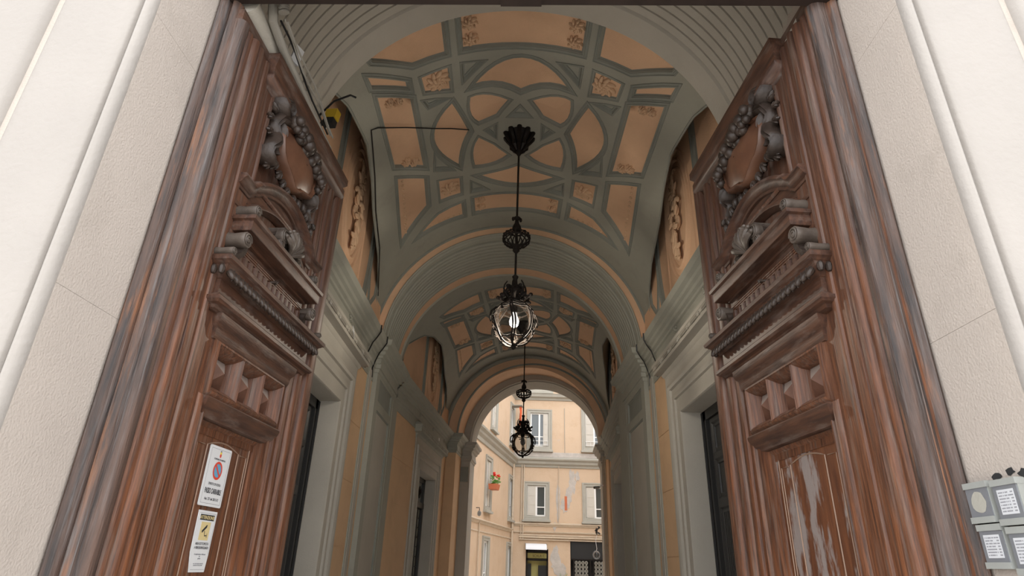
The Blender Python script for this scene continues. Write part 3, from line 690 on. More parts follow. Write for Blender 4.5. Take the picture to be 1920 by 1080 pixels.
# transverse reeded arch between the bays
ca = sempty('ceiling_arch', label='reeded transverse arch with tan bands between the two vaults')
y0, y1 = 9.12, 10.40
mb = MB(); half_ring(mb, [(y0 - .0, 2.225), (y0 - .03, 2.215), (y0 - .03, 2.19), (y0, 2.18)], fw); mb.build('outer_roll', 'greenmould', ca)
mb = MB(); half_ring(mb, [(y0, 2.6), (y0, 2.06)], fw); mb.build('tan_face_band', 'tan', ca)
mb = MB(); half_ring(mb, [(y0, 2.075), (y0 - .015, 2.072), (y0 - .02, 2.06), (y0 - .01, 2.048), (y0 + .03, 2.045), (y0 + .05, 2.075), (y0 + .08, 2.075), (y0 + .10, 2.045), (y0 + .18, 2.035), (y0 + .22, 2.075)] + ribs(y0 + .24, y1, 2.045, 9, .055) + [(y1, 2.05)], fw); mb.build('reeded_soffit', 'green', ca, sharp=25)
mb = MB(); half_ring(mb, [(y1, 2.06), (10.72, 2.06)], fw); mb.build('tan_soffit_band', 'tan', ca)
mb = MB(); half_ring(mb, [(10.72, 2.06), (10.74, 2.03), (10.80, 2.03), (10.83, 2.06), (11.05, 2.07), (11.25, 2.2), (11.25, 2.7)], fw); mb.build('rear_moulding', 'green', ca, sharp=30)

# ------------------------------------------------------------------ passage walls, entablature, doors, piers
def rect_frame(mb, y0, y1, z0, z1, prof, f): return pmold(mb, [(y0, z0), (y1, z0), (y1, z1), (y0, z1)], prof, f)
ENT = [(-.02, 4.24), (.015, 4.25), (.02, 4.30), (.04, 4.305), (.045, 4.37), (.03, 4.385), (.03, 4.46), (.055, 4.47), (.06, 4.50), (.095, 4.515), (.10, 4.56), (.135, 4.575), (.14, 4.62), (.19, 4.64), (.205, 4.70), (.21, 4.72), (-.02, 4.75)]
def entab(mb, s_, y0, y1, extra=0.0, ret=False):
    rows = []
    for o, z in ENT:
        o = max(o, 0) + extra
        if ret: rows.append([(s_ * (WX - 0), y0 - o + extra, z), (s_ * (WX - o), y0 - o + extra, z), (s_ * (WX - o), y1 + o - extra, z), (s_ * (WX - 0), y1 + o - extra, z)])
        else: rows.append([(s_ * (WX - o), y0, z), (s_ * (WX - o), y1, z)])
    mb.grid(rows); return mb
def bay_walls(fr, v0, v1, dc, dw, style, tagn):
    if tagn == 2: v0 -= .45
    for s_ in (-1, 1):
        side = 'left' if s_ < 0 else 'right'
        w_ = sempty('wall_%s' % side if tagn == 1 else 'wall_%s_inner' % side, fr['loc'], fr['rz'], '%s passage wall with tan panels and grey green pilaster strips' % side)
        T = lambda o, y, z: (s_ * (WX - o), y, z)
        ya, yb = dc - dw / 2, dc + dw / 2; zt = 3.38
        b = MB(T)
        b.box(-.6, 0, v0, ya, 0, 4.75); b.box(-.6, 0, yb, v1, 0, 4.75); b.box(-.6, 0, ya, yb, zt, 4.75)
        b.build('wall_face', 'tanwall', w_)
        # plaster course joints: pale blocks standing 1.5 mm proud
        gf = lambda y, z, o: (s_ * (WX - o), y, z)
        aw = .60
        for (a, b_) in ((yb + aw + .04, yb + aw + .68), (v0 + .02, ya - aw - .04)):
            if b_ - a < .15: continue
            z = 0
            for zt_ in (.9, 1.75, 2.55, 3.3, 4.1):
                MB(T).box(-.01, .006, a, b_, z + .003, zt_ - .003).build('wall_block', 'tanwall', w_); z = zt_
        # green frieze over door, strips
        MB(T).box(-.01, .012, ya - aw, yb + aw, zt + .28, 4.25).build('door_frieze', 'greywall', w_)
        MB(T).box(-.01, .02, yb + aw + .70, yb + aw + .92, 0, 4.25).build('pilaster_strip', 'green', w_)
        MB(T).box(-.01, .03, yb + aw + .735, yb + aw + .885, 0, 4.22).build('strip_face', 'greywall', w_)
        MB(T).box(-.005, .012, v0, v1, 4.10, 4.26).build('upper_band', 'green', w_)
        # architrave
        am = MB(); path = [(yb, 0), (yb, zt), (ya, zt), (ya, 0)]
        pmold(am, path, [(.005, -.29), (.005, .01), (-.01, .03), (-.05, .03), (-.06, .015), (-.20, .015), (-.21, .04), (-.24, .05), (-.27, .04), (-.28, .02), (-.36, .02), (-.37, .05), (-.40, .065), (-.44, .055), (-.46, .02), (-.56, .02), (-.58, .03), (-.60, .03), (-.60, -.01)], gf, False)
        am.build('door_architrave', 'greywall', w_, sharp=40)
        if style[s_] != 'none':
            # door cornice with reeded, rosette set fascia
            dcn = MB(); rows = []
            for o, z in [(.0, 3.93), (.02, 3.94), (.03, 3.98), (.05, 4.0), (.06, 4.03), (.10, 4.045), (.145, 4.05), (.15, 4.06), (.15, 4.085), (.14, 4.088), (.14, 4.105), (.15, 4.108), (.15, 4.15), (.16, 4.155), (.165, 4.19), (.10, 4.25), (0, 4.27)]:
                rows.append([(s_ * WX, ya - aw - o, z), (s_ * (WX - o), ya - aw - o, z), (s_ * (WX - o), yb + aw + o, z), (s_ * WX, yb + aw + o, z)])
            dcn.grid(rows); dcn.build('door_cornice', 'greywall' if tagn == 1 else 'green', w_, sharp=30)
            k = int((yb - ya + 2 * aw) / .42); p0 = None
            for i in range(k):
                y = ya - aw + .2 + i * .42
                if p0 is None:
                    rr = MB(); 
                    for zz in (4.098, 4.114, 4.13): rr.box(-.007, .007, .06, .3, zz, zz + .007)
                    for q in range(6): a = q * PI / 3; rr.ell((0, .018 * math.cos(a), 4.118 + .018 * math.sin(a)), (.01, .011, .011), n=6, k=4)
                    rr.ell((0, 0, 4.118), (.014, .009, .009), n=6, k=4)
                    p0 = rr.build('fascia_ornament', 'greywall', w_); p0.location = (s_ * (WX - .152), y, 0)
                else: copyo(p0, None, w_, (s_ * (WX - .152), y, 0))
        em = MB(); entab(em, s_, v0, v1); em.build('entablature', 'green', w_, sharp=30)
        # small carved bosses on the entablature
        p0 = None
        for i in range(4):
            y = v0 + .5 + i * (v1 - v0 - .8) / 3.2
            if p0 is None:
                rr = MB(); 
                for q in range(7): rr.ell((0, random.uniform(-.05, .05), 4.42 + random.uniform(-.03, .03)), (.02, .028, .018), n=6, k=4)
                p0 = rr.build('carved_boss', 'green', w_); p0.location = (s_ * (WX - .035), y, 0)
            else: copyo(p0, None, w_, (s_ * (WX - .035), y, 0))
        # reveal and door
        st = style[s_]
        d_ = sempty('door_%d' % (tagn * 2 - (1 if s_ < 0 else 0)), fr['loc'], fr['rz'], 'dark side door in the %s passage wall' % side)
        X0 = -.30
        MB(T).box(X0 - .02, X0 + .02, ya, yb, 0, zt).build('door_back', 'black', d_)
        if st == 'panel':
            MB(T).box(X0, X0 + .07, ya, ya + .12, 0, zt).build('door_jamb', 'black', d_); MB(T).box(X0, X0 + .07, yb - .12, yb, 0, zt).build('door_jamb', 'black', d_)
            MB(T).box(X0, X0 + .07, ya, yb, zt - .12, zt).build('door_head', 'black', d_)
            for q in range(3): MB(T).box(X0 + .02, X0 + .09 - q * .02, yb - .035 - q * .035, yb - .015 - q * .035, 0, zt - .02).build('jamb_strip', 'black', d_)
            for lf in (0, 1):
                a = ya + .12 + lf * (yb - ya - .24) / 2; b_ = a + (yb - ya - .24) / 2
                for (z0, z1) in ((2.85, 3.2), (2.35, 2.78), (.9, 2.25), (.15, .8)):
                    rb = MB(); pmold(rb, [(a + .12, z0), (b_ - .12, z0), (b_ - .12, z1), (a + .12, z1)], [(-.06, X0 + .02), (-.05, X0 + .045), (0, X0 + .05), (.02, X0 + .03), (.05, X0 + .035), (.06, X0 + .02)], gf); rb.build('panel_moulding', 'black', d_)
                for i in range(9):
                    y = a + .2 + i * (b_ - a - .4) / 8; MB(T).box(X0 + .02, X0 + .038, y - .014, y + .014, .95, 2.2).build('slat', 'black', d_)
        else:
            MB(T).box(X0 + .02, X0 + .03, ya + .1, yb - .1, 0, zt - .1).build('door_glass', 'doorglass', d_)
            for y in (ya + .06, (ya + yb) / 2, yb - .06): MB(T).box(X0, X0 + .09, y - .06, y + .06, 0, zt).build('door_stile', 'black', d_)
            MB(T).box(X0, X0 + .1, ya, yb, 2.72, 2.84).build('transom_bar', 'black', d_); MB(T).box(X0, X0 + .09, ya, yb, zt - .1, zt).build('door_head', 'black', d_)
            for i in range(14):
                z = .1 + i * .2
                MB(T).box(X0 + .035, X0 + .05, ya + .1, yb - .1, z, z + .02).build('grille_bar', 'iron', d_)
            for y in [ya + .12 + .25 * i for i in range(int((yb - ya) / .25))]:
                MB(T).box(X0 + .035, X0 + .05, y, y + .018, .1, 2.7).build('grille_upright', 'iron', d_)
            for q in range(5):
                cyy = ya + .25 + q * .38; rb = MB(T)
                if cyy < yb - .1:
                    rb.tube([(X0 + .05, cyy + (.12 - .003 * t) * math.cos(t * .4), 3.05 + (.16 - .004 * t) * math.sin(t * .4)) for t in range(36)], .012, 5); rb.build('iron_scroll', 'iron', d_)
bay_walls(A1, -2.28, 2.52, -.08, 1.85, {-1: 'panel', 1: 'panel'}, 1)
bay_walls(A2, -2.45, 2.60, .45, 1.75, {-1: 'glass', 1: 'panel'}, 2)

def pier(name, fr, s_, v0, v1, o, label, cap=True):
    """projecting pier with entablature break, sunk square and long sunk panel on the passage face"""
    p = sempty(name, fr['loc'], fr['rz'], label)
    T = lambda oo, y, z: (s_ * (WX - oo), y, z)
    f2 = lambda y, z, oo: (s_ * (WX - o - oo), y, z)
    MB(T).box(-.6, o - .03, v0 + .03, v1 - .03, 0, H).build('pier_core', 'green', p)
    dom = [(v0, 0), (v1, 0), (v1, 4.3), (v0, 4.3)]; h1 = [(v0 + .22, 3.86), (v1 - .22, 3.86), (v1 - .22, 4.2), (v0 + .22, 4.2)]; h2 = [(v0 + .22, .3), (v1 - .22, .3), (v1 - .22, 3.72), (v0 + .22, 3.72)]
    mb = MB(); area_fill(mb, dom, [h1, h2], lambda x, y: f2(x, y, 0), 1.0); mb.build('pier_face', 'green', p)
    for y in (v0, v1): MB(T).box(-.1, o - .001, y - .001, y + .001, 0, 4.3).build('pier_return', 'green', p)
    for h in (h1, h2):
        mb = MB(); pmold(mb, h, [(0, 0), (.005, -.012), (.02, -.014), (.025, -.026)], f2); mb.build('sunk_moulding', 'greenmould', p)
    MB(T).box(-.1, o - .024, v0 + .22, v1 - .22, 3.86, 4.2).build('sunk_square', 'greenmould', p)
    MB(T).box(-.1, o - .024, v0 + .22, v1 - .22, .3, 3.72).build('sunk_panel', 'greywall', p)
    em = MB(); entab(em, s_, v0, v1, o, True); em.build('capital', 'green', p, sharp=30)
    return p
F0 = dict(loc=(XC, 0, 0), rz=0.0)
for s_ in (-1, 1): pier('column_%s' % ('left' if s_ < 0 else 'right'), F0, s_, 9.13, 10.68, .075, 'grey green pier under the reeded transverse arch on the %s' % ('left' if s_ < 0 else 'right'))
for s_ in (-1, 1): MB().box(*( (XC - 2.9, XC - 2.05) if s_ < 0 else (XC + 2.05, XC + 2.9)), 10.6, 11.3, 0, H + .02).build('wall_joint_%s' % ('left' if s_ < 0 else 'right'), 'green')['kind'] = 'structure'

# ------------------------------------------------------------------ exit arch (frame 2, local y from vault centre; exit axis shifted right)
XS = .19; ye = 2.60
ex = sempty('ceiling_exit_arch', A2['loc'], A2['rz'], 'exit arch with tan and grey green mouldings opening on the courtyard')
f0 = lambda x, y, z: (x + .0, y, H + z)
fe = lambda x, y, z: (x + XS, y, H - .06 + z)
fm_ = lambda x, y, z: (x + XS * .6, y, H - .03 + z)
mb = MB(); half_ring(mb, [(ye - .08, 3.0), (ye - .08, 2.25), (ye + .0, 2.22), (ye - .02, 2.19), (ye - .03, 2.16), (ye + .0, 2.13), (ye + .03, 2.12)], f0); mb.build('outer_roll', 'green', ex)
mb = MB(); half_ring(mb, [(ye + .035, 2.14), (ye + .035, 1.86)], f0); mb.build('tan_ring', 'tan', ex)
mb = MB(); half_ring(mb, [(ye + .03, 2.01), (ye + .01, 2.0), (ye + .01, 1.97), (ye + .05, 1.955)], fm_); mb.build('inner_roll', 'greenmould', ex)
mb = MB(); half_ring(mb, [(ye + .05, 1.97), (ye + .10, 1.955), (ye + .95, 1.955)], fm_); mb.build('tan_soffit', 'tan', ex)
mb = MB(); half_ring(mb, [(ye + .95, 2.3), (ye + .95, 1.87), (ye + .93, 1.86), (ye + .93, 1.83), (ye + .96, 1.81)], fe); mb.build('step_face', 'greywall', ex)
mb = MB(); half_ring(mb, [(ye + .96, 1.82)] + ribs(ye + 1.0, ye + 1.75, 1.80, 6, .03) + [(ye + 1.8, 1.78), (ye + 1.82, 1.8), (ye + 1.82, 3.2)], fe); mb.build('reeded_soffit', 'greywall', ex, sharp=25)
for s_ in (-1, 1):
    p = sempty('column_exit_%s' % ('left' if s_ < 0 else 'right'), A2['loc'], A2['rz'], 'grey exit pier with moulded capital on the %s' % ('left' if s_ < 0 else 'right'))
    xi = XS + s_ * 1.80; xw = XS * .6 + s_ * 1.98
    a, b_ = sorted((xw, s_ * 3.1)); MB().box(a, b_, ye, ye + 1.0, 0, H + .02).build('tan_pier', 'tanwall', p)
    a, b_ = sorted((xi, s_ * 3.4)); MB().box(a, b_, ye + .95, ye + 1.82, 0, H - .05).build('pier_core', 'greywall', p)
    g2 = lambda x, z, o: (x, ye + .95 - o, z)
    x0, x1 = sorted((xi + s_ * .035, xi + s_ * .26))
    mb = MB(); pmold(mb, [(x0, 3.62), (x1, 3.62), (x1, 4.02), (x0, 4.02)], [(-.02, 0), (-.015, .012), (0, .014), (.01, -.0)], g2); mb.build('sunk_moulding', 'greywall', p)
    MB().box(x0 + .01, x1 - .01, ye + .945, ye + .96, 3.63, 4.01).build('sunk_square', 'greenmould', p)
    cp = MB(); rows = []
    for o, z in [(0, 4.16), (.02, 4.17), (.02, 4.21), (.05, 4.23), (.05, 4.30), (.03, 4.32), (.03, 4.42), (.07, 4.45), (.08, 4.50), (.12, 4.52), (.13, 4.58), (.17, 4.60), (.18, 4.66), (0, 4.68)]:
        rows.append([(s_ * 2.6 + XS, ye + .95 - o, z), (xi - s_ * o, ye + .95 - o, z), (xi - s_ * o, ye + 1.82 + o, z), (s_ * 2.6 + XS, ye + 1.82 + o, z)])
    cp.grid(rows); cp.build('capital', 'greywall', p, sharp=30)
    cp = MB(); rows = []
    for o, z in ENT: o = max(o, 0) * .9; rows.append([(s_ * 2.8, ye - .0 - o, z), (xw - s_ * o, ye - o, z), (xw - s_ * o, ye + .95, z)])
    cp.grid(rows); cp.build('entablature', 'green', p, sharp=30)
    MB().box(*sorted((xi + s_ * .1, s_ * 9)), ye + 1.0, ye + 1.80, 0, 9.5).build('courtyard_side_wall', 'court', p)
# masonry above and around the passage (keeps daylight out)
sh = MB()
sh.box(-5, 5, 3.0, 18.2, 7.35, 7.6); sh.box(-4.2, -3.4, 2.7, 18.4, 0, 7.6); sh.box(4.4, 5.2, 2.7, 18.4, 0, 7.6)
struct(sh.build('wall_mass', 'taupe'))
up = MB(); up.box(-6.5, 8, ye + 1.05, ye + 1.80, H + 2.0, 9.5); up.build('courtyard_upper_wall', 'court', ex)

# ------------------------------------------------------------------ imposing objects in the passage: lanterns
def lantern(name, label, x, y, ztop, zc, zglobe, rg, lit, k=1.0):
    t = thing(name, label, 'lantern', (x, y, zglobe), .3, 'hanging lanterns in the passage')
    L = lambda z: z - zglobe
    mb = MB(); mb.lathe([(.0, L(ztop) + .03), (.2 * k, L(ztop) + .02), (.205 * k, L(ztop) - .03), (.185 * k, L(ztop) - .06), (.16 * k, L(ztop) - .10), (.12 * k, L(ztop) - .17), (.075 * k, L(ztop) - .25), (.05 * k, L(ztop) - .32), (.035, L(ztop) - .38), (.012, L(ztop) - .42)], 20); cr_ = mb.build('ceiling_rose', 'iron', t)
    p0 = None
    for i in range(10):
        if p0 is None:
            mb = MB(); pts = [(.19 * k, 0, -.03), (.185 * k, 0, -.09), (.15 * k, 0, -.15), (.11 * k, 0, -.21), (.10 * k, 0, -.27), (.05, 0, -.34)]
            mb.tube(pts, [.035, .04, .034, .03, .034, .012], 6); mb.ell((.2 * k, 0, -.07), (.03, .035, .035)); p0 = mb.build('rose_leaf', 'iron', cr_); p0.location = (0, 0, L(ztop))
        else: c = copyo(p0, None, cr_); c.rotation_euler = (0, 0, i * PI / 5)
    zt, zb = L(ztop) - .4, rg * 1.75
    mb = MB(); mb.tube([(0, 0, zt), (0, 0, zb)], .014 * k, 8); mb.build('rod', 'bronze', t)
    # knob and openwork basket
    zk = L(zc)
    mb = MB(); mb.lathe([(.012, .33), (.05, .30), (.022, .27), (.03, .22), (.055, .17), (.06, .13), (.03, .10), (.02, .07)], 10, (0, 0, zk)); mb.ell((.05, 0, zk + .28), (.02, .02, .03)); mb.ell((-.05, 0, zk + .28), (.02, .02, .03)); mb.build('collar', 'bronze', t)
    mb = MB(); mb.lathe([(.05, .08), (.06, .07), (.05, .06)], 12, (0, 0, zk)); mb.lathe([(.165 * k, .015), (.172 * k, 0), (.165 * k, -.015), (.158 * k, 0), (.165 * k, .015)], 20, (0, 0, zk)); mb.lathe([(.02, -.2), (.045, -.17), (.04, -.12), (.06, -.1), (.05, -.09)], 12, (0, 0, zk)); bk_ = mb.build('basket_rings', 'bronze', t)
    p0 = None
    for i in range(16):
        if p0 is None:
            mb = MB(); mb.tube([(.05, 0, .075), (.1 * k, 0, .085), (.15 * k, 0, .06), (.172 * k, 0, .01), (.165 * k, 0, -.04), (.12 * k, 0, -.085), (.06, 0, -.11)], .008, 5); mb.ell((.165 * k, 0, .04), (.013, .016, .02), n=6, k=4)
            p0 = mb.build('basket_rib', 'bronze', bk_); p0.location = (0, 0, zk)
        else: c = copyo(p0, None, bk_); c.rotation_euler = (0, 0, i * PI / 8)
    # crown of scrolls above the globe
    mb = MB(); mb.lathe([(.02, .36), (.04, .34), (.025, .30), (.03, .24), (.06, .20), (.07, .15), (.045, .10), (.06, .06), (.10, .03), (.12, -.02), (.10, -.04)], 12, (0, 0, rg * 1.12)); mb.build('crown_stem', 'bronze', t)
    random.seed(5)
    p0 = None
    for i in range(6):
        if p0 is None:
            mb = MB(); mb.tube([(.04 + .10 * math.sin(q * .5), 0, .02 + .05 * q) for q in range(6)] , [.012, .014, .014, .012, .01, .008], 5)
            mb.tube([(.07 + (.05 - .004 * q) * math.cos(q * .7 - 1.5), .01, .16 + (.05 - .004 * q) * math.sin(q * .7 - 1.5)) for q in range(12)], .009, 5)
            mb.ell((.15, 0, .08), (.04, .018, .03)); mb.ell((.17, 0, .03), (.04, .02, .025)); mb.ell((.12, 0, .13), (.03, .016, .026)); mb.ell((.08, 0, .21), (.036, .016, .026)); mb.tube([(.10 + (.045 - .003 * q) * math.cos(q * .7), -.01, .10 + (.045 - .003 * q) * math.sin(q * .7)) for q in range(12)], .009, 5)
            p0 = mb.build('crown_scroll', 'bronze', t); p0.location = (0, 0, rg * 1.1)
        else: c = copyo(p0, None, t); c.rotation_euler = (0, 0, i * PI / 3)
    for a in (.4, 2.6, 4.4, 5.6):
        mb = MB(); d = (math.cos(a), math.sin(a)); mb.tube([(d[0] * .06, d[1] * .06, rg * 1.1), (d[0] * .15, d[1] * .15, rg * 1.28), (d[0] * .2, d[1] * .2, rg * 1.42)], [.014, .014, .02], 6); mb.ell((d[0] * .205, d[1] * .205, rg * 1.45), (.026, .026, .022)); mb.build('bud_arm', 'bronze', t)
    # glass, neck, bulb
    mb = MB(); mb.lathe([(rg * .42, rg * .98), (rg * .62, rg * .86), (rg * .84, rg * .58), (rg * .95, rg * .2), (rg * .93, -rg * .2), (rg * .8, -rg * .58), (rg * .55, -rg * .86), (rg * .28, -rg * 1.0), (.001, -rg * 1.04)], 28); mb.build('glass_globe', 'globe', t, sharp=80)
    mb = MB(); mb.lathe([(.03, rg * 1.15), (rg * .5, rg * 1.08), (rg * .46, rg * .98), (rg * .40, rg * .9), (.04, rg * .88), (.035, rg * .55), (.001, rg * .55)], 20); mb.build('globe_neck', 'iron', t)
    mb = MB(); mb.lathe([(.001, -.075), (.03, -.068), (.052, -.04), (.06, 0), (.05, .04), (.03, .08), (.025, .12), (.001, .125)], 16, (0, 0, .02)); b = mb.build('bulb', 'bulb' if lit else 'bulboff', t)
    mb = MB(); mb.lathe([(.027, .13), (.03, .2), (.001, .2)], 12, (0, 0, .02)); mb.build('bulb_socket', 'white' if lit else 'iron', t)
    # cage of twisted branches
    R1 = rg * 1.04
    for i in range(3):
        for dl in (0, .13):
            a = i * PI / 3 + dl; mb = MB(); pts = []
            for q in range(28):
                ph = 2 * PI * q / 28; rr = R1 * (1.0 + .03 * math.sin(5 * ph + i)) + dl * .05
                x_, z_ = rr * math.cos(ph), rr * 1.1 * math.sin(ph); tw = .16 * math.sin(2 * ph + i)
                pts.append((x_ * math.cos(a + tw), x_ * math.sin(a + tw), z_ - .01))
            mb.tube(pts, .0105, 5, True); cb_ = mb.build('cage_branch', 'bronze', t)
    for zz, rr in ((.62, .86), (.80, .68), (-.84, .62)):
        mb = MB(); mb.tube([(R1 * rr * math.cos(q * .3927) * (1 + .03 * (q % 2)), R1 * rr * math.sin(q * .3927) * (1 + .03 * (q % 2)), R1 * zz + .015 * (q % 2)) for q in range(16)], .009, 5, True); mb.build('cage_ring', 'bronze', t)
    random.seed(9 + int(lit))
    for i in range(64):
        a = random.uniform(0, 2 * PI) if i < 24 else random.choice((0, PI)) - .3 + random.uniform(-.5, .5); e = random.uniform(.35, 1.15) if i < 24 else random.uniform(-.7, .8); rr = R1 * random.uniform(1.02, 1.12); P = Vector((rr * math.cos(e) * math.cos(a), rr * math.cos(e) * math.sin(a), rr * 1.1 * math.sin(e)))
        X = Vector((-math.sin(a), math.cos(a), random.uniform(-1.2, -.2))).normalized(); Z = P.normalized(); Y = Z.cross(X).normalized(); X = Y.cross(Z)
        mb = MB(); mb.ell(P, (.034, .013, .008), Matrix((X, Y, Z)).transposed(), n=6, k=4); mb.build('cage_leaf', 'bronze', cb_)
    for s_ in (-1, 1):
        mb = MB(); mb.tube([(s_ * R1 * .9, 0, R1 * .7), (s_ * R1 * 1.15, 0, R1 * .45), (s_ * R1 * 1.22, 0, R1 * .1), (s_ * R1 * 1.16, 0, -.02)], [.012, .014, .012, .01], 5); mb.build('drooping_leaf_stem', 'bronze', t)
    mb = MB(); mb.lathe([(.001, -.06), (.02, -.045), (.03, -.02), (.015, 0), (.03, .01), (.001, .02)], 10, (0, 0, -R1 * 1.12)); mb.build('finial', 'bronze', t)
    li = bpy.data.lights.new('lantern_light', 'POINT'); li.energy = LAMP_W[0] if lit else LAMP_W[1]; li.color = (1, .9, .76); li.shadow_soft_size = .05
    if li.energy > 0 and lit:
        lo = bpy.data.objects.new('lantern_light', li); COL.objects.link(lo); lo.parent = t; lo.location = (0, 0, -.075)
    return t
lantern('hanging_lantern', 'near ornate iron lantern with clear globe and lit bulb under the first vault', .055, 6.68, 7.0, 5.32, 4.19, .235, True)
lantern('hanging_lantern', 'farther ornate iron lantern with unlit bulb seen against the courtyard', .385, 13.75, 6.93, 5.2, 4.08, .235, False)

# ------------------------------------------------------------------ signs on the left leaf
def text(body, size, m_, parent, s_, z_, o_, align='CENTER', sx=1.0, bold=0.0):
    cu = bpy.data.curves.new('lettering', 'FONT'); cu.body = body; cu.size = size; cu.align_x = align; cu.extrude = .0003; cu.offset = bold
    cu.materials.append(M[m_]); o = bpy.data.objects.new('lettering', cu); COL.objects.link(o); o.parent = parent
    o.location = (s_, o_, z_); o.rotation_euler = (PI / 2, 0, 0); o.scale = (sx, 1, 1)
    bpy.context.view_layer.update(); me = bpy.data.meshes.new_from_object(o); n = bpy.data.objects.new('lettering', me); COL.objects.link(n)
    n.parent = parent; n.location = o.location; n.rotation_euler = o.rotation_euler; n.scale = o.scale; bpy.data.objects.remove(o); n.name = 'lettering'; return n
rzL = PI / 2 - AZL
tl = Vector((math.sin(AZL), math.cos(AZL), 0)); nl = Vector((math.cos(AZL), -math.sin(AZL), 0)); HL = Vector((-1.62, 2.68, 0))
def onleaf(s, o, z): return HL + tl * s * .99 + nl * o * .99 + Vector((0, 0, 1.6 + (z - 1.6) * .99))
TL = lambda s, o, z: (s, -o, z)
s1 = thing('no_parking_sign', 'white enamel driveway sign with red and blue no parking disc', 'sign', onleaf(.866, -.0495, 1.846), rzL, None, 1.06)
rr = lambda w_, h_, c: [(-w_/2 + c, 0), (w_/2 - c, 0), (w_/2, c), (w_/2, h_ - c), (w_/2 - c, h_), (-w_/2 + c, h_), (-w_/2, h_ - c), (-w_/2, c)]
W1, H1 = .222, .298
MB(TL, True).prism(rr(W1, H1, .006), lambda p, a: (p[0], a, p[1]), -.004, .002).build('plate', 'white', s1)
fl = MB(TL, True)
for a, b, c, d in ((-.098, .098, .013, .0145), (-.098, .098, .2835, .285), (-.098, -.0965, .013, .285), (.0965, .098, .013, .285)): fl.box(a, b, .002, .0024, c, d)
fl.build('border_line', 'inkgrey', s1)
def disc(r0, r1, o, cx, cz, n=32, T=TL):
    mb = MB(T, True); mb.grid([[(cx + r * math.cos(2 * PI * j / n), o, cz + r * math.sin(2 * PI * j / n)) for j in range(n)] for r in (r0, r1)], False, True); return mb
disc(.0, .046, .0026, 0, .178).build('disc_rim', 'white', s1); disc(.0, .037, .0032, 0, .178).build('blue_disc', 'blue', s1); disc(.034, .046, .0036, 0, .178).build('red_ring', 'red', s1)
sl = MB(TL, True); c45 = math.sqrt(.5)
sl.poly([(-.030, .0040, .178 + .022), (-.022, .0040, .178 + .030), (.030, .0040, .178 - .022), (.022, .0040, .178 - .030)]); sl.build('red_slash', 'red', s1)
MB(TL, True).box(-.008, .008, .002, .003, .262, .272).build('crest_top', 'crest', s1); MB(TL, True).prism([(-.008, .262), (.008, .262), (.008, .25), (0, .243), (-.008, .25)], lambda p, a: (p[0], a, p[1]), .002, .003).build('crest_shield', 'red', s1)
MB(TL, True).box(-.006, .006, .002, .003, .272, .280).build('crest_crown', 'inkgrey', s1)
text('COMUNE DI NAPOLI', .0125, 'ink', s1, 0, .2295, -.003)
text('DIVIETO DI SOSTA', .0175, 'ink', s1, 0, .104, -.003, sx=.85)
text('PASSO CARRABILE', .036, 'ink', s1, 0, .063, -.003, sx=.56, bold=.0006)
text('Aut. 237 del 20/11/12', .0185, 'ink', s1, 0, .030, -.003, sx=.86)
s2 = thing('cctv_warning_sign', 'white video surveillance notice with yellow camera pictogram', 'sign', onleaf(.872, -.0495, 1.518), rzL, None, .97)
W2, H2 = .195, .312
MB(TL, True).prism([(-W2/2 + .03, 0), (W2/2 - .012, 0), (W2/2 - .003, .09), (W2/2, H2), (-W2/2, H2), (-W2/2 + .004, .1)], lambda p, a: (p[0], a, p[1]), -.004, .002).build('plate', 'white', s2)
fl = MB(TL, True); 
for a, b, c, d in ((-.062, .08, .012, .0135), (-.088, .088, .298, .2995)): fl.box(a, b, .002, .0024, c, d)
fl.box(.086, .0875, .002, .0024, .09, .299); fl.build('border_line', 'inkgrey', s2)
MB(TL, True).box(-.075, .075, .002, .0026, .262, .292).build('title_band', 'ink', s2)
text('ATTENZIONE!', .025, 'yellow', s2, 0, .2685, -.0032, sx=.95, bold=.0003)
MB(TL, True).box(-.05, .05, .002, .0026, .160, .254).build('yellow_field', 'yellow', s2)
cm = MB(TL, True)
cm.poly([(-.032, .003, .208), (-.026, .003, .196), (.016, .003, .226), (.018, .003, .240), (.008, .003, .238)]); cm.poly([(-.006, .003, .206), (.0, .003, .209), (.006, .003, .19), (.002, .003, .186)])
cm.box(.004, .03, .0026, .003, .182, .186); cm.box(.028, .031, .0026, .003, .172, .196); cm.add([(.010 + .005 * math.cos(a * .785), .003, .184 + .005 * math.sin(a * .785)) for a in range(8)], [tuple(range(8))]); cm.build('camera_pictogram', 'ink', s2)
text('AREA SOTTOPOSTA', .0185, 'ink', s2, 0, .136, -.003, sx=.82)
text('A VIDEOSORVEGLIANZA', .0185, 'ink', s2, .002, .116, -.003, sx=.72)
text('La registrazione è effettuata\nda\nprivati', .0105, 'inkgrey', s2, .002, .086, -.003)
text('Art. 13 del Codice in materia di\nprotezione dei dati personali', .0078, 'inkgrey', s2, .004, .040, -.003)

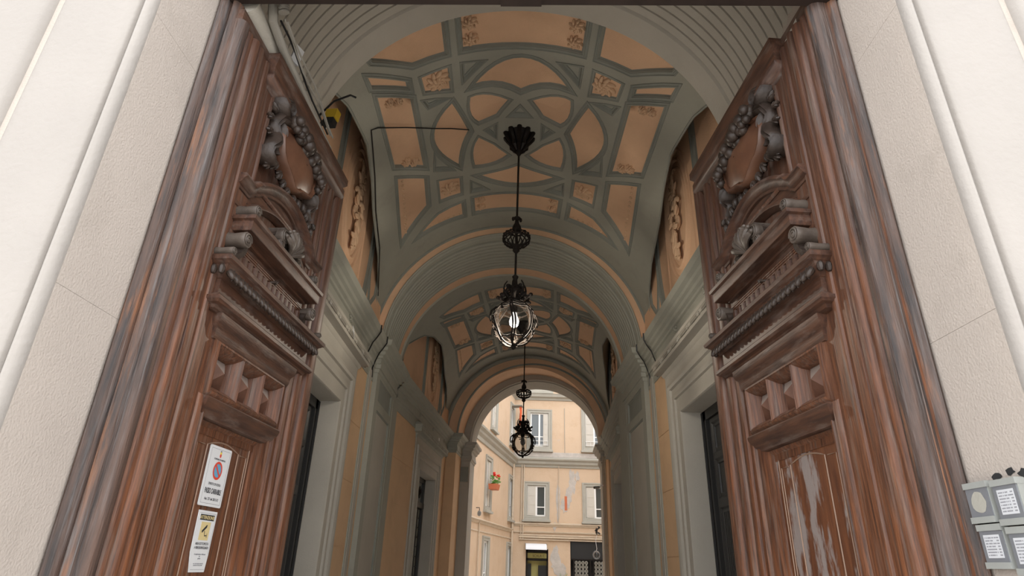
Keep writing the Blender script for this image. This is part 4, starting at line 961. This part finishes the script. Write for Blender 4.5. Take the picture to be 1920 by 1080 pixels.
# ------------------------------------------------------------------ intercom / name plate boxes on the right reveal
def on_reveal(v, o, z):
    c, s = math.cos(FR['rz']), math.sin(FR['rz']); u = UR - o; return (FR['loc'][0] + u * c - v * s, FR['loc'][1] + u * s + v * c, z)
def nameplate(v, z, w_, h_, lab, blank=False, o=.004):
    t = thing('name_plate_unit', lab, 'intercom', on_reveal(v, o, z), FR['rz'], 'grey name plate units by the right jamb')
    # local: x out of wall is -x, y along v (toward camera = -y)
    T = lambda a, oo, zz: (-oo, -a, zz)                    # a toward the street
    mb = MB(T, True); mb.box(-w_/2, w_/2, 0, .03, 0, h_); mb.build('housing', 'greyplastic', t)
    for z0 in (0, h_ - .022):
        MB(T, True).box(-w_/2 - .001, w_/2 + .001, .0, .038, z0, z0 + .022).build('end_cap', 'greyplastic', t)
    MB(T, True).box(-w_/2 + .004, w_/2 - .004, .03, .034, .022, h_ - .022).build('cover', 'steel', t)
    if blank:
        mb = MB(T, True); random.seed(2)
        mb.add([(.034 * 0 + .0 + .036 * math.cos(a * .45) * (1 + .15 * random.random()), .0345, h_ / 2 + .036 * math.sin(a * .45) * (1 + .2 * random.random())) for a in range(14)], [tuple(range(14))]); mb.build('glue_residue', 'surround', t)
    else:
        a0, a1, z0, z1 = -w_/2 + .022, w_/2 - .022, .036, h_ - .036
        MB(T, True).box(a0, a1, .034, .0352, z0, z1).build('paper_list', 'paper', t)
        tx = MB(T, True); n = 7
        for i in range(n):
            zz = z1 - .008 - i * (z1 - z0 - .01) / n; a = a0 + .006; random.seed(i + int(z * 100) + int(v * 1000))
            for q in range(random.randint(8, 11)):
                tx.box(a, a + .0032, .0352, .0355, zz - .0045, zz); a += .0046 + (.003 if random.random() < .2 else 0)
            for q in range(3): tx.box(a1 - .016 + q * .0042, a1 - .013 + q * .0042, .0352, .0355, zz - .0045, zz)
        o = tx.build('printed_lines', 'inkgrey', t); o['kind'] = 'stuff'
    return t

# ------------------------------------------------------------------ conduits, lamp, card on the left impost
cd = MB(); 
cd.tube([(-1.545, 2.70, 4.86), (-1.54, 2.80, 4.66), (-1.535, 3.0, 4.625), (-1.525, 3.5, 4.62), (-1.515, 4.05, 4.625)], .03, 10)
tag(cd.build('cable_conduit', 'conduit'), 'thick grey conduit along the left impost above the open door leaf', 'conduit')
cd = MB(); cd.tube([(-1.47, 2.68, 4.9), (-1.46, 2.70, 4.80), (-1.465, 2.74, 4.70)], .03, 12)
for i in range(14):
    t_ = i / 13; P = Vector((-1.47, 2.68, 4.9)).lerp(Vector((-1.463, 2.75, 4.69)), t_); cd.tube([P, P + Vector((.002, .004, -.008))], .034, 12)
tag(cd.build('corrugated_pipe', 'conduit'), 'short corrugated pipe bending down at the top left corner of the portal', 'pipe')
for i, dx in enumerate((.082, .104, .126)):
    cd = MB(); cd.tube([(-1.57 + dx + .003 * math.sin(t * 1.3 + i), 2.79 + t * .14, 4.655 + .018 * math.sin(t * .9 + i * 2)) for t in range(9)], .007, 5)
    tag(cd.build('thin_cable', 'conduit' if i else 'blk'), ('black' if i == 0 else 'pale thin' if i == 1 else 'outermost pale') + ' cable tied along the grey conduit', 'cable', 'loose cables on the left impost')
wc = MB(); wc.box(-.035, .035, -.008, .008, -.07, .07); o = wc.build('white_junction_cover', 'white'); o.location = (-1.535, 3.20, 4.78); o.rotation_euler = (.1, .1, R_(62)); tag(o, 'small white plate tilted among the cables at the upper left', 'cover plate')
fl = thing('floodlight', 'small yellow floodlight with black bracket on the left impost end', 'light', (-1.585, 4.16, 5.03), R_(-10), None, .62)
MB().prism([(-.07, -.02), (.09, -.02), (.11, .12), (-.05, .13)], lambda p, a: (p[0], a, p[1]), -.06, .06).build('housing', 'safety', fl)
MB().prism([(-.09, -.12), (.07, -.13), (.08, -.03), (-.06, -.02)], lambda p, a: (p[0], a, p[1]), -.07, .05).build('lamp_head', 'blk', fl)
MB().tube([(-.08, 0, -.06), (-.14, .02, -.10), (-.16, .04, .02)], .012, 6).build('bracket', 'blk', fl); MB().tube([(.0, -.02, -.12), (-.02, -.02, -.17), (-.06, .0, -.18)], .008, 6).build('cable', 'white', fl)
fb = MB(); fb.tube([(-1.70, 4.2, 5.1), (-1.62, 4.25, 5.3), (-1.5, 4.3, 5.42), (-1.46, 4.34, 5.43)], .01, 5); tag(fb.build('floodlight_cable', 'blk'), 'dark cable looping up behind the yellow floodlight', 'cable')
for s_ in (-1, 1):
    for j in range(2):
        cd = MB(); y = 8.35 + .5 * j; x = lambda o: XC + s_ * (WX - o)
        cd.tube([(x(.215), y, 4.74), (x(.215), y + .01, 4.64), (x(.15), y + .06, 4.56), (x(.11), y + .03, 4.48), (x(.05), y + .08, 4.36), (x(.03), y + .06, 4.26), (x(.03), y + .1, 4.12)], .010, 5)
        tag(cd.build('cornice_cable', 'blk'), 'black cable dropping over the %s cornice, %s the reeded arch pier' % ('left' if s_ < 0 else 'right', 'farther from' if j == 0 else 'next to'), 'cable', 'cables over the cornices')
fk = MB(); fk.poly([(0, 0, 0), (.0, .10, -.02), (.0, .16, -.16), (.0, .10, -.08), (.0, .02, -.06)]); fk.poly([(0.004, 0, 0), (.004, .02, -.06), (.004, .10, -.08), (.004, .16, -.16), (.004, .10, -.02)]); o = fk.build('torn_paper', 'white'); o.location = (XC - WX + .16, 7.0, 4.22); tag(o, 'torn white scrap stuck on the left cornice beyond the door', 'paper')

# ------------------------------------------------------------------ courtyard
YB = 36.0
def courtwall(name, loc, rz, w0, w1, h_, m_='court', label=None):
    e = sempty(name, loc, rz, label); return e
def cwindow(idx, par_loc, rz, x, z, w_, h_, sw=.22, shutters='half', rail=False, label='', sillw=.15, dark=False):
    """window in a wall whose local frame is x along, -y toward the viewer"""
    e = sempty('window_%d' % idx, par_loc, rz, label)
    F2 = lambda a, b, o: (a, -o, b)
    mb = MB(); pmold(mb, [(x, z), (x + w_, z), (x + w_, z + h_), (x, z + h_)], [(0, -.12), (0, .03), (-.02, .05), (-sw * .6, .05), (-sw * .7, .08), (-sw, .08), (-sw, -.02)], F2); mb.build('window_surround', 'surround', e, sharp=40)
    MB().box(x - sw - .05, x + w_ + sw + .05, -.16, .0, z - sw - .08, z - sw + .02).build('window_sill', 'surround', e)
    MB().box(x, x + w_, .10, .14, z, z + h_).build('pane', 'pane', e)
    fw_ = .07
    for a, b_ in ((x, x + fw_), (x + w_ - fw_, x + w_), (x + w_ / 2 - .05, x + w_ / 2 + .05)): MB().box(a, b_, .04, .11, z, z + h_).build('sash_stile', 'sash', e)
    for a, b_ in ((z, z + fw_), (z + h_ - fw_, z + h_), (z + h_ * .28, z + h_ * .28 + .05)): MB().box(x, x + w_, .045, .105, a, b_).build('sash_rail', 'sash', e)
    if shutters in ('left', 'both'): 
        MB().box(x + .02, x + w_ / 2 - .05, .0, .035, z + .03, z + h_ - .03).build('shutter', 'shutter', e)
        for q in range(3): MB().box(x + .08, x + w_ / 2 - .11, -.012, .002, z + .12 + q * (h_ - .2) / 3, z + .02 + (q + 1) * (h_ - .2) / 3).build('shutter_panel', 'shutter', e)
    if shutters in ('right', 'both'):
        MB().box(x + w_ / 2 + .22, x + w_ - .02, .0, .035, z + .03, z + h_ - .03).build('shutter', 'shutter', e)
        for q in range(3): MB().box(x + w_ / 2 + .28, x + w_ - .08, -.012, .002, z + .12 + q * (h_ - .2) / 3, z + .02 + (q + 1) * (h_ - .2) / 3).build('shutter_panel', 'shutter', e)
    if rail:
        for q in (.08, .3): MB().box(x, x + w_, -.06, -.04, z + q, z + q + .025).build('rail_bar', 'sash', e)
        for q in range(5): MB().box(x + .05 + q * (w_ - .1) / 4, x + .07 + q * (w_ - .1) / 4, -.06, -.04, z + .05, z + .32).build('rail_upright', 'sash', e)
    return e
bw = sempty('wall_courtyard_back', (0, YB, 0), 0, 'apricot back wall of the courtyard with stained cornices')
wm = MB(); DX0, DX1, GX0, GX1 = 1.30, 2.50, 3.72, 7.4
BW = [(1.32, 4.11, 1.03, 1.62), (4.63, 4.08, 1.03, 1.66), (1.44, 7.91, 1.05, 1.95), (4.66, 7.95, 1.05, 2.02), (1.5, 11.35, 1.0, 1.9)]
area_fill(wm, [(-3, 0), (DX0, 0), (DX0, 2.42), (DX1, 2.42), (DX1, 0), (GX0, 0), (GX0, 2.92), (GX1, 2.92), (GX1, 0), (14, 0), (14, 16.5), (-3, 16.5)], [[(x, z), (x + w, z), (x + w, z + h), (x, z + h)] for x, z, w, h in BW], lambda x, y: (x, 0, y), 50)
wm.box(-3, 14, .62, .9, 0, 16.5); wm.box(DX0 - .01, DX0, 0, .6, 0, 2.42); wm.box(DX1, DX1 + .01, 0, .6, 0, 2.42); wm.box(DX0, DX1, 0, .6, 2.42, 2.43); wm.box(GX0 - .01, GX0, 0, .6, 0, 2.92); wm.box(GX0, GX1, 0, .6, 2.92, 2.93)
wm.build('wall_face', 'court', bw)
def hband(par, x0, x1, prof, m_, nm, T=None):
    mb = MB(T); mb.prism(prof, lambda p, a: (a, -p[0], p[1]), x0, x1); return mb.build(nm, m_, par, sharp=35)
hband(bw, .3, 13, [(-.01, 6.72), (.06, 6.74), (.08, 6.84), (.20, 6.92), (.22, 7.05), (.34, 7.12), (.36, 7.2), (.05, 7.3), (-.01, 7.32)], 'surround', 'string_cornice')
hband(bw, .3, 13, [(-.01, 7.32), (.03, 7.32), (.03, 7.58), (-.01, 7.6)], 'pale', 'peeling_band')
hband(bw, .3, 13, [(-.01, 10.62), (.06, 10.64), (.1, 10.74), (.24, 10.82), (.26, 10.95), (.30, 11.0), (-.01, 11.06)], 'surround', 'upper_cornice')
hband(bw, .3, 13, [(-.01, 3.56), (.04, 3.58), (.08, 3.66), (.12, 3.68), (.12, 3.74), (-.01, 3.78)], 'courtpale', 'sill_band')
hband(bw, .3, 13, [(-.01, 3.22), (.05, 3.24), (.07, 3.3), (-.01, 3.33)], 'courtpale', 'lower_band')
for zz, rr_ in ((3.12, .035), (3.02, .05), (2.9, .03)): MB().tube([(.9, -.08, zz), (4, -.08, zz - .01), (13, -.08, zz)], rr_, 6).build('wall_pipe', 'courtpale', bw)
for xx in (.98, 1.1, 3.08): MB().tube([(xx, -.07, 2.9 if xx < 2 else 3.7), (xx + .01, -.07, 7.0)], .035 if xx < 2 else .02, 6).build('down_pipe', 'courtpale', bw)
MB().tube([(3.45, -.03, 7.6), (3.45, -.03, 10.2)], .015, 5).build('down_pipe', 'surround', bw)
random.seed(21)
def blotch(cx, cz, rx, rz_, nm='plaster_patch', n=22, sd=1):
    random.seed(sd); P = [(cx + rx * math.cos(2 * PI * i / n) * random.uniform(.6, 1.15), -.004 - .002 * sd, cz + rz_ * math.sin(2 * PI * i / n) * random.uniform(.6, 1.15)) for i in range(n)]
    mb = MB(); mb.add(P + [(p[0], .0, p[2]) for p in P], [tuple(range(n))] + [(i, (i + 1) % n, n + (i + 1) % n, n + i) for i in range(n)]); mb.build(nm, 'pale', bw)
blotch(3.85, 6.0, .22, .75, sd=2); blotch(3.65, 5.2, .18, .6, sd=3); blotch(3.4, 4.7, .22, .4, sd=4); blotch(3.05, 5.0, .12, 1.1, sd=5); blotch(2.9, 1.9, .28, .75, sd=6); blotch(3.2, 1.4, .3, .5, sd=7); blotch(4.15, 6.3, .15, .3, sd=8); blotch(2.85, 3.6, .12, .25, sd=9)
MB().box(3.42, 3.56, -.02, .1, 4.45, 5.2).build('recess_slot', 'terra', bw)
W_ = [(1, 1.32, 4.11, 1.03, 1.62, 'left', False, 'first floor window with cream shutter left of the peeling plaster'),
      (2, 4.63, 4.08, 1.03, 1.66, 'left', False, 'first floor window with cream shutter right of the peeling plaster'),
      (3, 1.44, 7.91, 1.05, 1.95, 'right', True, 'upper floor white window behind the far lantern'),
      (4, 4.66, 7.95, 1.05, 2.02, 'both', True, 'upper floor white window at the right of the courtyard'),
      (5, 1.5, 11.35, 1.0, 1.9, 'both', False, 'top floor window partly hidden by the arch'),]
for i, x, z, w2_, h2_, sh_, rl, lb in W_: cwindow(i, (0, YB, 0), 0, x, z, w2_, h2_, .22, sh_, rl, lb)
# door with curved awning, lettered transom
dd_ = sempty('door_5', (0, YB, 0), 0, 'courtyard staircase door under a curved white awning')
MB().box(DX0, DX1, .45, .5, 0, 2.42).build('door_back', 'olive', dd_)
MB().box(DX0 + .1, DX1 - .05, .18, .2, 1.98, 2.22).build('transom_glass', 'olive', dd_)
for a, b_, c, d in ((DX0, DX0 + .09, 0, 2.4), (DX1 - .07, DX1, 0, 2.4), (DX0, DX1, 1.84, 1.95), (DX0, DX1, 2.25, 2.42)): MB().box(a, b_, .12, .22, c, d).build('door_frame', 'iron', dd_)
MB().box(DX0 + .68, DX1 - .07, .2, .24, 0, 1.62).build('dark_inner_door', 'darkroom', dd_); MB().box(DX0 + .1, DX0 + .3, .2, .24, 0, 1.7).build('dark_side_leaf', 'darkroom', dd_)
tx = text('SCALA C', .17, 'darkroom', dd_, (DX0 + DX1) / 2 + .1, 2.03, .17)
aw = thing('door_awning', 'curved white plastic awning over the courtyard staircase door', 'awning', (1.88, YB, 2.38))
mb = MB(); mb.grid([[(-.62, -.5 * math.sin(a), .32 * math.cos(a)) for a in [i * PI / 20 for i in range(11)]], [(.52, -.5 * math.sin(a), .32 * math.cos(a)) for a in [i * PI / 20 for i in range(11)]]]); mb.build('awning_sheet', 'awning', aw)
for x in (-.62, .52): MB().tube([(x, 0, .32), (x, -.25, .28), (x, -.5, 0), (x, 0, 0)], .02, 5).build('awning_frame', 'greyplastic', aw)
# gate
gt = thing('iron_gate', 'black wrought iron gate with ring pattern under the courtyard archway', 'gate', (GX0 + .02, YB - .06, 0))
MB().box(0, GX1 - GX0 - .04, .035, .05, 1.99, 2.9).build('dark_boarding', 'darkroom', gt)
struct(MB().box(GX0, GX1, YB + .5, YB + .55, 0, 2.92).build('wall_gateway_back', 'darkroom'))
MB().box(0, GX1 - GX0, -.02, .03, 1.93, 1.99).build('top_bar', 'iron', gt); MB().box(0, GX1 - GX0, -.02, .03, .05, .11).build('bottom_bar', 'iron', gt)
for x in (.12, 1.02, 1.18, 2.08, 2.3): MB().box(x, x + .05, -.03, .03, 0, 2.0).build('gate_post', 'iron', gt)
p0 = None
for cx_ in (.28, .46, .64, .82, 1.34, 1.52, 1.70, 1.88):
    for q in range(9):
        z_ = 1.8 - q * .2
        if p0 is None:
            mb = MB(); mb.tube([(.07 * math.cos(a * .628), 0, .085 * math.sin(a * .628)) for a in range(10)], .014, 4, True); mb.tube([(.0, 0, -.09), (0, 0, .09)], .01, 4); mb.tube([(-.08, 0, 0), (.08, 0, 0)], .01, 4); p0 = mb.build('ring_ornament', 'surround', gt); p0.location = (cx_, -.01, z_)
        else: copyo(p0, None, gt, (cx_, -.01, z_))
pl = thing('potted_plant', 'spiky green plant in a terracotta pot between courtyard door and gate', 'plant', (3.2, YB - .8, 0))
MB().lathe([(.001, 0), (.16, 0), (.2, .3), (.22, .32), (.2, .34), (.001, .33)], 14).build('pot', 'terra', pl)
random.seed(4)
for i in range(16):
    a = random.uniform(0, 6.28); r = random.uniform(.08, .32); mb = MB(); mb.tube([(0, 0, .3), (r * .3 * math.cos(a), r * .3 * math.sin(a), .75), (r * math.cos(a), r * math.sin(a), random.uniform(1.0, 1.35))], [.02, .022, .003], 4); mb.build('leaf', 'leaf', pl)
# wall lantern hanging by the gate
cl = thing('courtyard_lamp', 'glass globe lamp hung from a bracket in front of the courtyard gate', 'lamp', (5.0, YB - .9, 2.2))
MB().tube([(.1, .66, 3.0 - 2.2 + .3), (.1, .5, 3.55 - 2.2), (.1, .1, 3.5 - 2.2), (.05, 0, 3.2 - 2.2)], .03, 6).build('bracket', 'iron', cl)
mb = MB(); 
for q in range(8): mb.ell((.1 + .1 * math.cos(q), .05, 1.05 + .05 * q), (.06, .05, .035), n=6, k=4)
mb.build('bracket_ornament', 'iron', cl); MB().tube([(.05, 0, 1.0), (-.02, 0, .7), (.03, 0, .3), (0, 0, .2)], .012, 5).build('flex', 'white', cl)
MB().lathe([(.03, .2), (.09, .17), (.17, .08), (.19, 0), (.16, -.09), (.08, -.17), (.001, -.2)], 18).build('globe', 'globe', cl, sharp=80)
for i in range(4):
    mb = MB(); a = i * PI / 4; mb.tube([(.195 * math.cos(t) * math.cos(a), .195 * math.cos(t) * math.sin(a), .21 * math.sin(t)) for t in [j * PI / 8 for j in range(16)]], .008, 4, True); mb.build('cage_wire', 'steel', cl)
# left courtyard wall
azc = R_(11.4); LH = (.5 + .0, YB, 0); rzc = PI / 2 - azc + PI      # local x runs back toward the passage, -y faces the court
lw_ = sempty('wall_courtyard_left', LH, 0, 'apricot left wall of the courtyard')
lw_.rotation_euler = (0, 0, PI / 2 - azc + PI)
# local +x = (-sin az, -cos az); outward normal to the court should be (+cos az, -sin az)
TLW = lambda a, o, z: (a, o, z)
nx = Vector((math.cos(azc), -math.sin(azc))); ly = Vector((-math.sin(lw_.rotation_euler.z), math.cos(lw_.rotation_euler.z)))
SGN = 1 if nx.dot(ly) > 0 else -1
Tn = lambda x, y, z: (x, -SGN * y, z)                                 # so that local -y (in builders) faces the court
LW = [(5.95, 4.02, .95, 2.05), (.25, 4.0, .95, 1.95), (5.95, .7, .95, 1.85), (.35, .4, .95, 2.1), (.35, 7.95, .95, 2.0), (5.2, 7.85, .95, 2.0), (11.4, 4.02, .95, 2.0)]
wm = MB(Tn); area_fill(wm, [(-1, 0), (19, 0), (19, 16), (-1, 16)], [[(x, z), (x + w, z), (x + w, z + h), (x, z + h)] for x, z, w, h in LW], lambda x, y: (x, 0, y), 50); wm.box(-1, 19, .3, .6, 0, 16); wm.build('wall_face', 'court', lw_)
def lband(prof, m_, nm): mb = MB(Tn); mb.prism(prof, lambda p, a: (a, -p[0], p[1]), -.3, 19); mb.build(nm, m_, lw_, sharp=35)
lband([(-.01, 6.62), (.06, 6.64), (.08, 6.8), (.20, 6.9), (.22, 7.0), (.34, 7.08), (.36, 7.16), (-.01, 7.25)], 'surround', 'string_cornice')
lband([(-.01, 3.20), (.04, 3.22), (.06, 3.28), (.09, 3.34), (.09, 3.38), (-.01, 3.42)], 'courtpale', 'sill_band')
lband([(-.01, 2.86), (.03, 2.88), (.03, 2.92), (-.01, 2.94)], 'courtpale', 'lower_band')
lband([(-.01, 10.62), (.1, 10.74), (.24, 10.82), (.28, 11.0), (-.01, 11.06)], 'surround', 'upper_cornice')
MB(Tn).tube([(19, -.1, 3.32), (.2, -.1, 3.36)], .03, 6).build('wall_pipe', 'courtpale', lw_)
for xx in (.25, .42): MB(Tn).tube([(xx, -.08, 0), (xx, -.08, 7.0)], .05, 6).build('down_pipe', 'courtpale', lw_)
MB(Tn).tube([(8.0, -.06, 0), (8.0, -.06, 3.3)], .03, 6).build('down_pipe', 'courtpale', lw_)
_MB = MB
class MBL(_MB):
    def __init__(s, T=None, rev=False): super().__init__((lambda x, y, z: Tn(*T(x, y, z))) if T else Tn, rev)
MB = MBL
for i, x, z, w2_, h2_, sh_, lb in ((6, 5.95, 4.02, .95, 2.05, 'left', 'left courtyard window holding the box of red geraniums'), (7, -.0 + .25, 4.0, .95, 1.95, 'none', 'narrow seen left courtyard window near the corner'),
      (8, 5.95, .7, .95, 1.85, 'none', 'ground floor window of the left courtyard wall, nearer the passage'), (9, .35, .4, .95, 2.1, 'right', 'ground floor window of the left courtyard wall, next to the corner'),
      (10, .35, 7.95, .95, 2.0, 'none', 'upper window of the left courtyard wall next to the corner'), (11, 5.2, 7.85, .95, 2.0, 'both', 'upper window of the left courtyard wall nearer the passage'), (12, 11.4, 4.02, .95, 2.0, 'both', 'left courtyard window nearest the passage')):
    cwindow(i, LH, lw_.rotation_euler.z, x, z, w2_, h2_, .2, sh_, False, lb)
fp = thing('flower_box', 'terracotta box of red geraniums on the left courtyard window', 'planter', LH, lw_.rotation_euler.z)
MB().prism([(-.05, -.02), (.30, -.02), (.36, .22), (-.08, .22)], lambda p, a: (6.1 + a, -.22 - p[0] + .05, 4.78 + p[1]), 0, .62).build('box', 'terra', fp)
random.seed(8)
for i in range(46):
    x_, y_, z_ = 6.1 + random.uniform(-.05, .7), -.35 + random.uniform(-.22, .2), 5.02 + random.uniform(0, .32)
    mb = MB(); a = random.uniform(0, 6.28); mb.ell((x_, y_, z_), (.065, .05, .02), Matrix.Rotation(a, 3, 'Z') @ Matrix.Rotation(.6, 3, 'X'), n=6, k=4); mb.build('leaf', 'leaf', fp)
for i in range(9):
    x_, y_, z_ = 6.1 + random.uniform(-.05, .6), -.4 + random.uniform(-.15, .15), 5.32 + random.uniform(0, .16)
    mb = MB()
    for q in range(6): mb.ell((x_ + random.uniform(-.04, .04), y_ + random.uniform(-.04, .04), z_ + random.uniform(-.03, .03)), (.035, .035, .03), n=6, k=4)
    mb.build('blossom', 'flower', fp)
rc = MB(); rows = [[(.75 + .05 * math.sin(j * 1.9) + (j * .05), -.5 + .07 * math.sin(j * 2.1 + i * .4), 9.95 - i * .17) for j in range(6)] for i in range(7)]; rc.grid(rows); o = rc.build('red_cloth', 'flower'); o.location = LH; o.rotation_euler = lw_.rotation_euler
o.data.materials.clear(); o.data.materials.append(M['terra'] if 0 else mat('red_orange_cloth', (.70, .13, .05), .8)); tag(o, 'orange red cloth hanging out by the upper left courtyard corner', 'cloth')
o2 = MB().box(.6, 1.2, -.62, 0, 9.99, 10.03).build('drying_rail', 'surround'); o2.location = LH; o2.rotation_euler = lw_.rotation_euler; tag(o2, 'small bracket shelf carrying the hanging red cloth', 'bracket')
MB = _MB
rw = MB().box(9.5, 10, 18, YB + .5, 0, 12).build('wall_courtyard_right', 'court'); struct(rw)
gf_ = MB().box(-14, 14, 19, YB + 1, -.2, 0).build('floor_courtyard', 'ground'); struct(gf_)
# small items on the exit piers
def fr2(x, y, z):
    c, s = math.cos(A2['rz']), math.sin(A2['rz']); return (A2['loc'][0] + x * c - y * s, A2['loc'][1] + x * s + y * c, z)
cc = thing('security_camera', 'small white security camera on the right exit pier', 'camera', fr2(1.90, ye + .9, 3.55), A2['rz'])
MB().tube([(.0, 0, 0), (-.14, -.06, -.02)], .035, 10).build('camera_body', 'greyplastic', cc); MB().tube([(.12, .0, .05), (.02, 0, .03)], .018, 8).build('camera_mount', 'white', cc); MB().tube([(-.14, -.06, -.02), (-.15, -.064, -.0215)], .028, 10).build('camera_lens', 'blk', cc)
for i, (xx, lb) in enumerate(((1.955, 'thinner pale pipe down the right exit pier'), (2.0, 'thicker pale pipe down the right exit pier'))):
    pp = MB(); pp.tube([fr2(xx, ye - .03, 0), fr2(xx, ye - .03, 4.2)], .014 + .008 * i, 6); tag(pp.build('wall_pipe', 'courtpale'), lb, 'pipe', 'pipes on the right exit pier')
wl_ = thing('wall_lamp', 'small lamp on the courtyard face of the left exit pier', 'lamp', fr2(-1.42, ye + 2.0, 2.9))
MB().ell((0, 0, 0), (.06, .06, .08)).build('lamp_globe', 'white', wl_); MB().tube([(0, 0, .08), (-.0, 0, .15), (-.1, 0, .15)], .012, 5).build('lamp_bracket', 'iron', wl_)
tg = MB().box(-.004, .004, -.05, .05, -.08, .08).build('white_tag', 'white'); tg.location = fr2(-WX + .11, .95, 4.22); tg.rotation_euler = (0, 0, A2['rz']); tag(tg, 'small white tag fixed on the left cornice above the second side door', 'tag')
# name plates (positions measured along the right reveal)
nameplate(-.112, 1.79, .125, .145, 'blank grey cover with glue residue, top unit beside the jamb', True)
nameplate(-.127, 1.635, .125, .150, 'grey unit with printed name list, below the blank cover')
nameplate(-.259, 1.775, .125, .155, 'grey unit with printed name list, upper outer one')
nameplate(-.274, 1.615, .125, .155, 'grey unit with printed name list, lower outer one')
for k_, (v_, z_) in enumerate(((-.20, 1.948), (-.27, 1.955), (-.33, 1.945))):
    random.seed(k_); cb = MB(); P = [(.0075, v_ + .028 * math.cos(a * .7) * random.uniform(.6, 1.1), z_ + .016 * math.sin(a * .7) * random.uniform(.5, 1.1)) for a in range(9)]
    cb.add([(UR - p[0], p[1], p[2]) for p in P], [tuple(range(9))]); ob = cb.build('chipped_patch', 'darkroom', bpy.data.objects['wall_front_right'])
hp = MB(); hp.box(0, .02, -.16, .0, 1.50, 1.60); o = hp.build('dark_opening', 'darkroom')
o.location = on_reveal(-.02, .004, 0); o.location.z = 0; o.rotation_euler = (0, 0, FR['rz']); tag(o, 'dark broken wall opening under the name plate units', 'opening')
